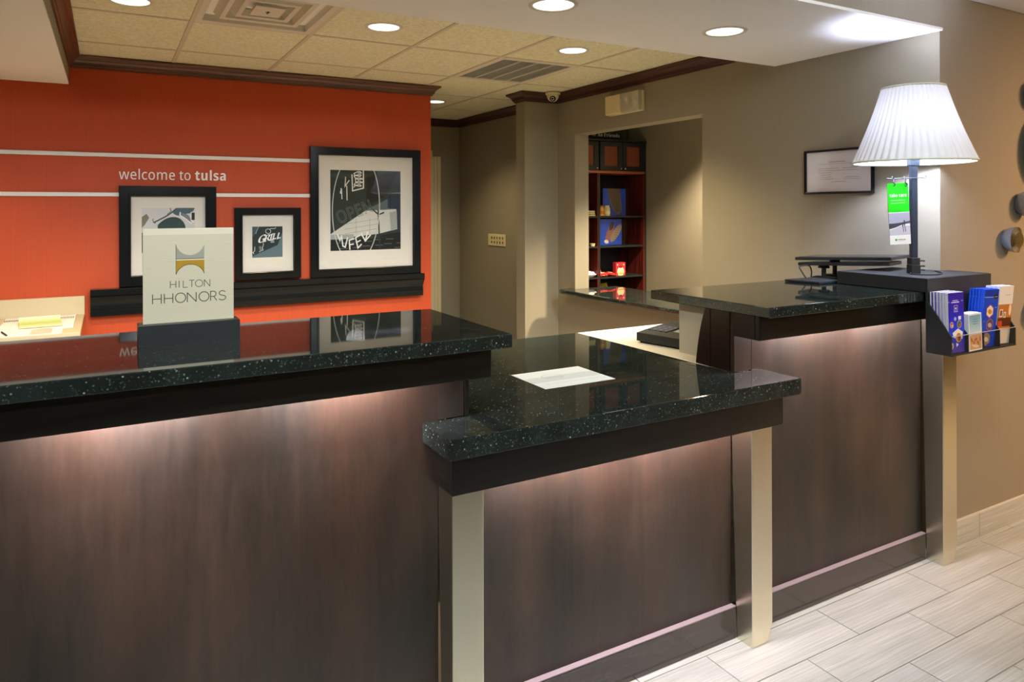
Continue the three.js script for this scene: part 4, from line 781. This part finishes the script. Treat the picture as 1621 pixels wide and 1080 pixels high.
// ---------------------------------------------------------------- pantry behind the opening
spot(2.83, 2.40, -1.9, LIGHT.pantry, new THREE.Color(1.0, 0.80, 0.56), 52, 0.35, 2.83, -2.1);
downlight(2.83, YC + 0.0, -1.9, 'recessed light of the pantry behind the wall opening', 0, LIGHT.officeColor, 60, 0.5, false);
{
  const cab = std({ color: new THREE.Color(0.012, 0.017, 0.016), roughness: 0.45 });
  const red = phy({ map: tex(256, 512, [0.4, 0.8], (u, v) => lerp3([70, 20, 14], [140, 54, 36], clamp(0.4 + (fbm(u, v, 26, 3, 3) - 0.5) * 1.7))), roughness: 0.4, clearcoat: 0.2 });
  const dark = std({ color: new THREE.Color(0.02, 0.016, 0.018), roughness: 0.6 });
  const d = thing('shelving_unit', 'dark wood snack shelving with orange panelled cupboards, seen through the wall opening', 'shelving', [2.85, 0, -3.4]);
  const z0 = -3.56, z1 = -3.20;
  mesh('back_panel', bx(2.46, 3.20, 0.02, 2.06, z0, z0 + 0.012, 0), dark, d);
  mesh('side_panel', bx(3.196, 3.2135, 0.0, 2.06, z0 + 0.013, z1, 0.001), cab, d);
  mesh('side_lining', bx(3.188, 3.1955, 0.06, 1.79, z0 + 0.013, z1 - 0.004, 0.0005), red, d);
  mesh('side_panel', bx(2.452, 2.470, 0.0, 2.06, z0 + 0.013, z1, 0.001), cab, d);
  mesh('divider', bx(2.706, 2.722, 0.0, 1.79, z0 + 0.013, z1, 0.001), cab, d);
  mesh('divider_lining', bx(2.699, 2.7055, 0.06, 1.79, z0 + 0.013, z1 - 0.004, 0.0005), red, d);
  for (const y of [1.432, 1.180, 0.922, 0.735, 0.40]) { mesh('shelf', bx(2.7225, 3.1875, y - 0.014, y, z0 + 0.013, z1 - 0.001, 0.001), cab, d); mesh('shelf', bx(2.4705, 2.6985, y - 0.014, y, z0 + 0.013, z1 - 0.001, 0.001), cab, d); }
  mesh('lip', bx(2.471, 3.195, 1.791, 1.812, z0 + 0.013, z1 + 0.006, 0.002), std({ color: new THREE.Color(0.36, 0.10, 0.035), roughness: 0.4 }), d);
  mesh('cornice', bx(2.452, 3.2135, 2.061, 2.076, z0, z1 + 0.012, 0.002), cab, d);
  mesh('cupboard_body', bx(2.471, 3.195, 1.813, 2.060, z0 + 0.013, z1 - 0.02, 0), dark, d);
  const or = std({ color: new THREE.Color(0.20, 0.045, 0.016), roughness: 0.5 });
  for (const [a, b, k] of [[2.474, 2.708, 2.69], [2.726, 2.958, 2.938], [2.962, 3.194, 2.982]]) {
    const g = extr([[a, 1.814], [b, 1.814], [b, 2.057], [a, 2.057]], 0.018, 0.002, [[[a + 0.045, 1.853], [a + 0.045, 2.020], [b - 0.045, 2.020], [b - 0.045, 1.853]]]); g.translate(0, 0, z1 - 0.019);
    const dr = mesh('door', uvBox(g), cab, d);
    const pl = box(a + 0.043, b - 0.043, 1.851, 2.022, z1 - 0.016, z1 - 0.010); origins.set(dr, [2.85, 0, -3.4]); mesh('door_panel', pl, or, dr);
    const kn = new THREE.SphereGeometry(0.008, 12, 8); kn.translate(k, 1.832, z1 + 0.006); mesh('knob', flat(kn), M.chrome, dr);
  }
}
{
  const t = paper(512, 128, (c, w, h) => { c.fillStyle = '#0d1413'; c.fillRect(0, 0, w, h); c.fillStyle = '#c8c8bc'; c.font = 'bold 54px serif'; c.fillText('er As Friends', 180, 92, 300); });
  const d = thing('sign_board', 'dark sign board with pale lettering ending in As Friends, above the cupboards', 'sign', [2.76, 2.077, -3.25]);
  mesh('board', bx(2.50, 3.06, 2.0768, 2.225, -3.262, -3.245, 0.001), M.blackMatte, d);
  const p = new THREE.PlaneGeometry(0.50, 0.09); p.translate(2.745, 2.122, -3.2445); mesh('print', flat(p), mattePrint(t), d);
}
{
  const blueArt = (k) => paper(256, 256, (c, w, h) => {
    const g = c.createLinearGradient(0, 0, w, h); g.addColorStop(0, '#0f4ed0'); g.addColorStop(1, '#0a3aa4'); c.fillStyle = g; c.fillRect(0, 0, w, h);
    c.fillStyle = '#6e5c48'; c.beginPath();
    if (!k) { c.moveTo(50, 0); c.bezierCurveTo(80, 120, 90, 200, 150, 240); c.bezierCurveTo(200, 260, 214, 200, 205, 150); c.bezierCurveTo(200, 80, 190, 40, 190, 0); c.fill(); c.strokeStyle = '#3c3026'; c.lineWidth = 4; for (let i = 0; i < 9; i++) { c.beginPath(); c.moveTo(60 + i * 15, 0); c.bezierCurveTo(90 + i * 12, 100, 110 + i * 9, 180, 150 + i * 6, 236 - i * 3); c.stroke(); } }
    else { c.fillStyle = '#8a5a56'; c.ellipse(120, 130, 34, 100, 0.42, 0, 7); c.fill(); c.fillStyle = '#3a1e22'; c.beginPath(); c.ellipse(140, 70, 22, 46, 0.45, 0, 7); c.fill(); c.fillStyle = '#8a7a66'; c.beginPath(); c.ellipse(190, 140, 36, 104, 0.62, 0, 7); c.fill(); c.strokeStyle = '#4c4036'; c.lineWidth = 3; for (let i = 0; i < 8; i++) { c.beginPath(); c.moveTo(150 + i * 8, 220 - i * 22); c.lineTo(190 + i * 8, 235 - i * 24); c.stroke(); } c.fillStyle = '#d8c8b0'; c.beginPath(); c.ellipse(80, 222, 26, 18, 0.3, 0, 7); c.fill(); }
  });
  const display = (k, x0, x1, y0, y1, z, label) => {
    const d = thing('display_block', label, 'display', [(x0 + x1) / 2, y0, z]);
    mesh('back_board', bx(x0, x1 - 0.035, y0 + 0.003, y1, z - 0.012, z - 0.006, 0), M.blackMatte, d);
    const p = new THREE.PlaneGeometry(x1 - x0 - 0.037, y1 - y0 - 0.004); p.translate((x0 + x1 - 0.035) / 2, (y0 + y1) / 2 + 0.0015, z - 0.0055); mesh('print', flat(p), std({ map: blueArt(k), roughness: 0.4 }), d);
    mesh('clear_cover', bx(x0, x1, y0 + 0.0005, y1, z - 0.005, z + 0.03, 0.001), phy({ color: 0xffffff, transmission: 1, thickness: 0, roughness: 0.02, ior: 1.3 }), d);
  };
  display(0, 2.805, 3.086, 1.432, 1.665, -3.27, 'blue display block with a brown ribbed shape, on the top snack shelf');
  display(1, 2.768, 3.04, 1.180, 1.405, -3.27, 'blue display block with two brown shapes, on the second snack shelf');
  const cyan = std({ color: hex(10, 30, 84), roughness: 0.6 });
  tag(mesh('blue_backdrop', bx(2.735, 2.90, 0.9225, 1.165, -3.50, -3.49, 0), cyan), 'dark navy board standing at the back of the third snack shelf', 'board');
  const can = (x, col, lab, label) => {
    const d = thing('snack_jar', label, 'jar', [x, 1.4325, -3.235], undefined, true);
    mesh('body', flat(new THREE.LatheGeometry([[0, 0], [0.024, 0], [0.027, 0.004], [0.028, 0.06], [0.025, 0.072], [0.021, 0.075]].map(([a, b]) => new THREE.Vector2(a, b)), 28)), std({ color: col, roughness: 0.35 }), d);
    mesh('lid', cyl(0.022, 0.022, 0.012, 0, 0.0815, 0, 24), std({ color: lab, roughness: 0.35 }), d);
    mesh('band', cyl(0.0287, 0.0287, 0.026, 0, 0.03, 0, 28), std({ color: lab, roughness: 0.5 }), d);
  };
  can(2.757, hex(224, 168, 40), hex(196, 120, 40), 'small yellow snack jar in front of the upper blue display');
  can(2.816, hex(214, 206, 140), hex(228, 222, 180), 'small cream snack jar in front of the upper blue display');
  // packets: pillow bags
  const bag = (w, h, t) => { const g = new THREE.BoxGeometry(w, t, h, 8, 2, 6), p = g.attributes.position; for (let i = 0; i < p.count; i++) { const u = p.getX(i) / w * 2, v = p.getZ(i) / h * 2, q = Math.sqrt(Math.max(0, (1 - u ** 4) * (1 - v ** 4))); p.setY(i, p.getY(i) * (0.12 + 0.88 * q) + 0.002 * Math.sin(i * 2.3)); } g.computeVertexNormals(); return flat(g); };
  const bagTex = (a, b, e) => tex(64, 64, [1, 1], (u, v) => (Math.hypot(u - 0.5, v - 0.5) < 0.26 ? b : fbm(u, v, 5, 5, 2) > 0.62 ? e : a));
  const put = (geo, m, x, y, z, rx, ry, rz, label, group) => {   // y: the surface it rests on
    const o = tag(mesh('snack_bag', geo, m), label, 'snack bag', group); o.rotation.set(rx, ry, rz); o.position.set(x, 0, z); o.updateMatrixWorld(true);
    o.position.y = y + 0.001 - new THREE.Box3().setFromObject(o, true).min.y; return o;
  };
  const redM = std({ map: bagTex([200, 34, 30], [240, 220, 190], [226, 90, 70]), roughness: 0.35 }), yelM = std({ map: bagTex([206, 168, 30], [150, 110, 30], [226, 200, 70]), roughness: 0.35 });
  const bg = bag(0.078, 0.082, 0.028);
  [[2.774, -3.330, 1.15, 0.2, 0.15, 'red snack bag standing at the back left of the third shelf'], [2.768, -3.240, 0.15, -0.3, 0.08, 'red snack bag lying at the front left of the third shelf'], [2.856, -3.245, 0.12, 0.25, -0.10, 'red snack bag lying nearest the red and cream carton']].forEach(([x, z, a, b, c, l]) => put(bg, redM, x, 0.922, z, a, b, c, l, 'red snack bags on the third shelf'));
  const tall = bag(0.085, 0.115, 0.03);
  put(tall, yelM, 2.875, 0.735, -3.350, 1.3, 0.1, 0, 'yellow snack bag standing at the back of the lowest visible shelf', 'yellow snack bags on the lowest shelf');
  [[2.838, -3.262, 1.1, 0.25, 0.1, 'leftmost yellow snack bag in the front row of the lowest visible shelf'], [2.922, -3.262, 1.05, 0.15, 0.1, 'middle yellow snack bag in the front row of the lowest visible shelf'], [3.022, -3.258, 0.45, 0.1, 0.03, 'yellow snack bag lying flattest at the right of the lowest visible shelf']].forEach(([x, z, a, b, c, l]) => put(bg, yelM, x, 0.735, z, a, b, c, l, 'yellow snack bags on the lowest shelf'));
  put(bg, std({ map: bagTex([150, 84, 40], [200, 140, 90], [110, 60, 30]), roughness: 0.4 }), 2.768, 0.735, -3.26, 0.8, 0.0, 0.0, 'brown snack bag at the left end of the lowest visible shelf');
  const ct = paper(128, 160, (c, w, h) => { c.fillStyle = '#c8323a'; c.fillRect(0, 0, w, h); c.fillStyle = '#e8dcb4'; c.beginPath(); c.ellipse(64, 110, 48, 58, 0, 0, 7); c.fill(); c.fillStyle = '#7a2a30'; c.beginPath(); c.ellipse(64, 52, 26, 16, 0, 0, 7); c.fill(); c.fillStyle = '#f0e8d8'; c.fillRect(14, 20, 14, 14); c.fillRect(98, 20, 14, 14); c.fillStyle = '#d8b03c'; c.fillRect(20, 124, 88, 18); });
  const d = thing('carton', 'small red and cream carton standing on the third snack shelf', 'carton', [2.955, 0.9225, -3.24]);
  mesh('body', bx(2.905, 3.005, 0.9225, 1.035, -3.27, -3.226, 0.001), std({ color: hex(196, 50, 56), roughness: 0.5 }), d);
  const cp = new THREE.PlaneGeometry(0.099, 0.111); cp.translate(2.955, 0.979, -3.2255); mesh('print', flat(cp), glossPrint(ct), d);
  for (let k = 0; k < 3; k++) tag(mesh('snack_packet', bx(2.60, 2.685, 1.4328 + k * 0.016, 1.446 + k * 0.016, -3.27 - k * 0.004, -3.215 - k * 0.004, 0.003), std({ color: hex(222, 206, 150), roughness: 0.5 })), ['bottom', 'middle', 'top'][k] + ' cream packet of the small stack in the left shelf bay', 'packet', 'cream packets in the left bay');
  tag(mesh('cream_cup', cyl(0.024, 0.018, 0.024, 2.66, 1.1925, -3.225, 20), std({ color: hex(230, 214, 160), roughness: 0.5 })), 'small cream tub on the second shelf of the left bay', 'tub');
  const w = bag(0.11, 0.09, 0.05); const o = tag(mesh('white_packet', w, M.white), 'white packet on the third shelf of the left bay', 'packet'); o.position.set(2.630, 0.9475, -3.25);
}
renderer.render(scene, camera);
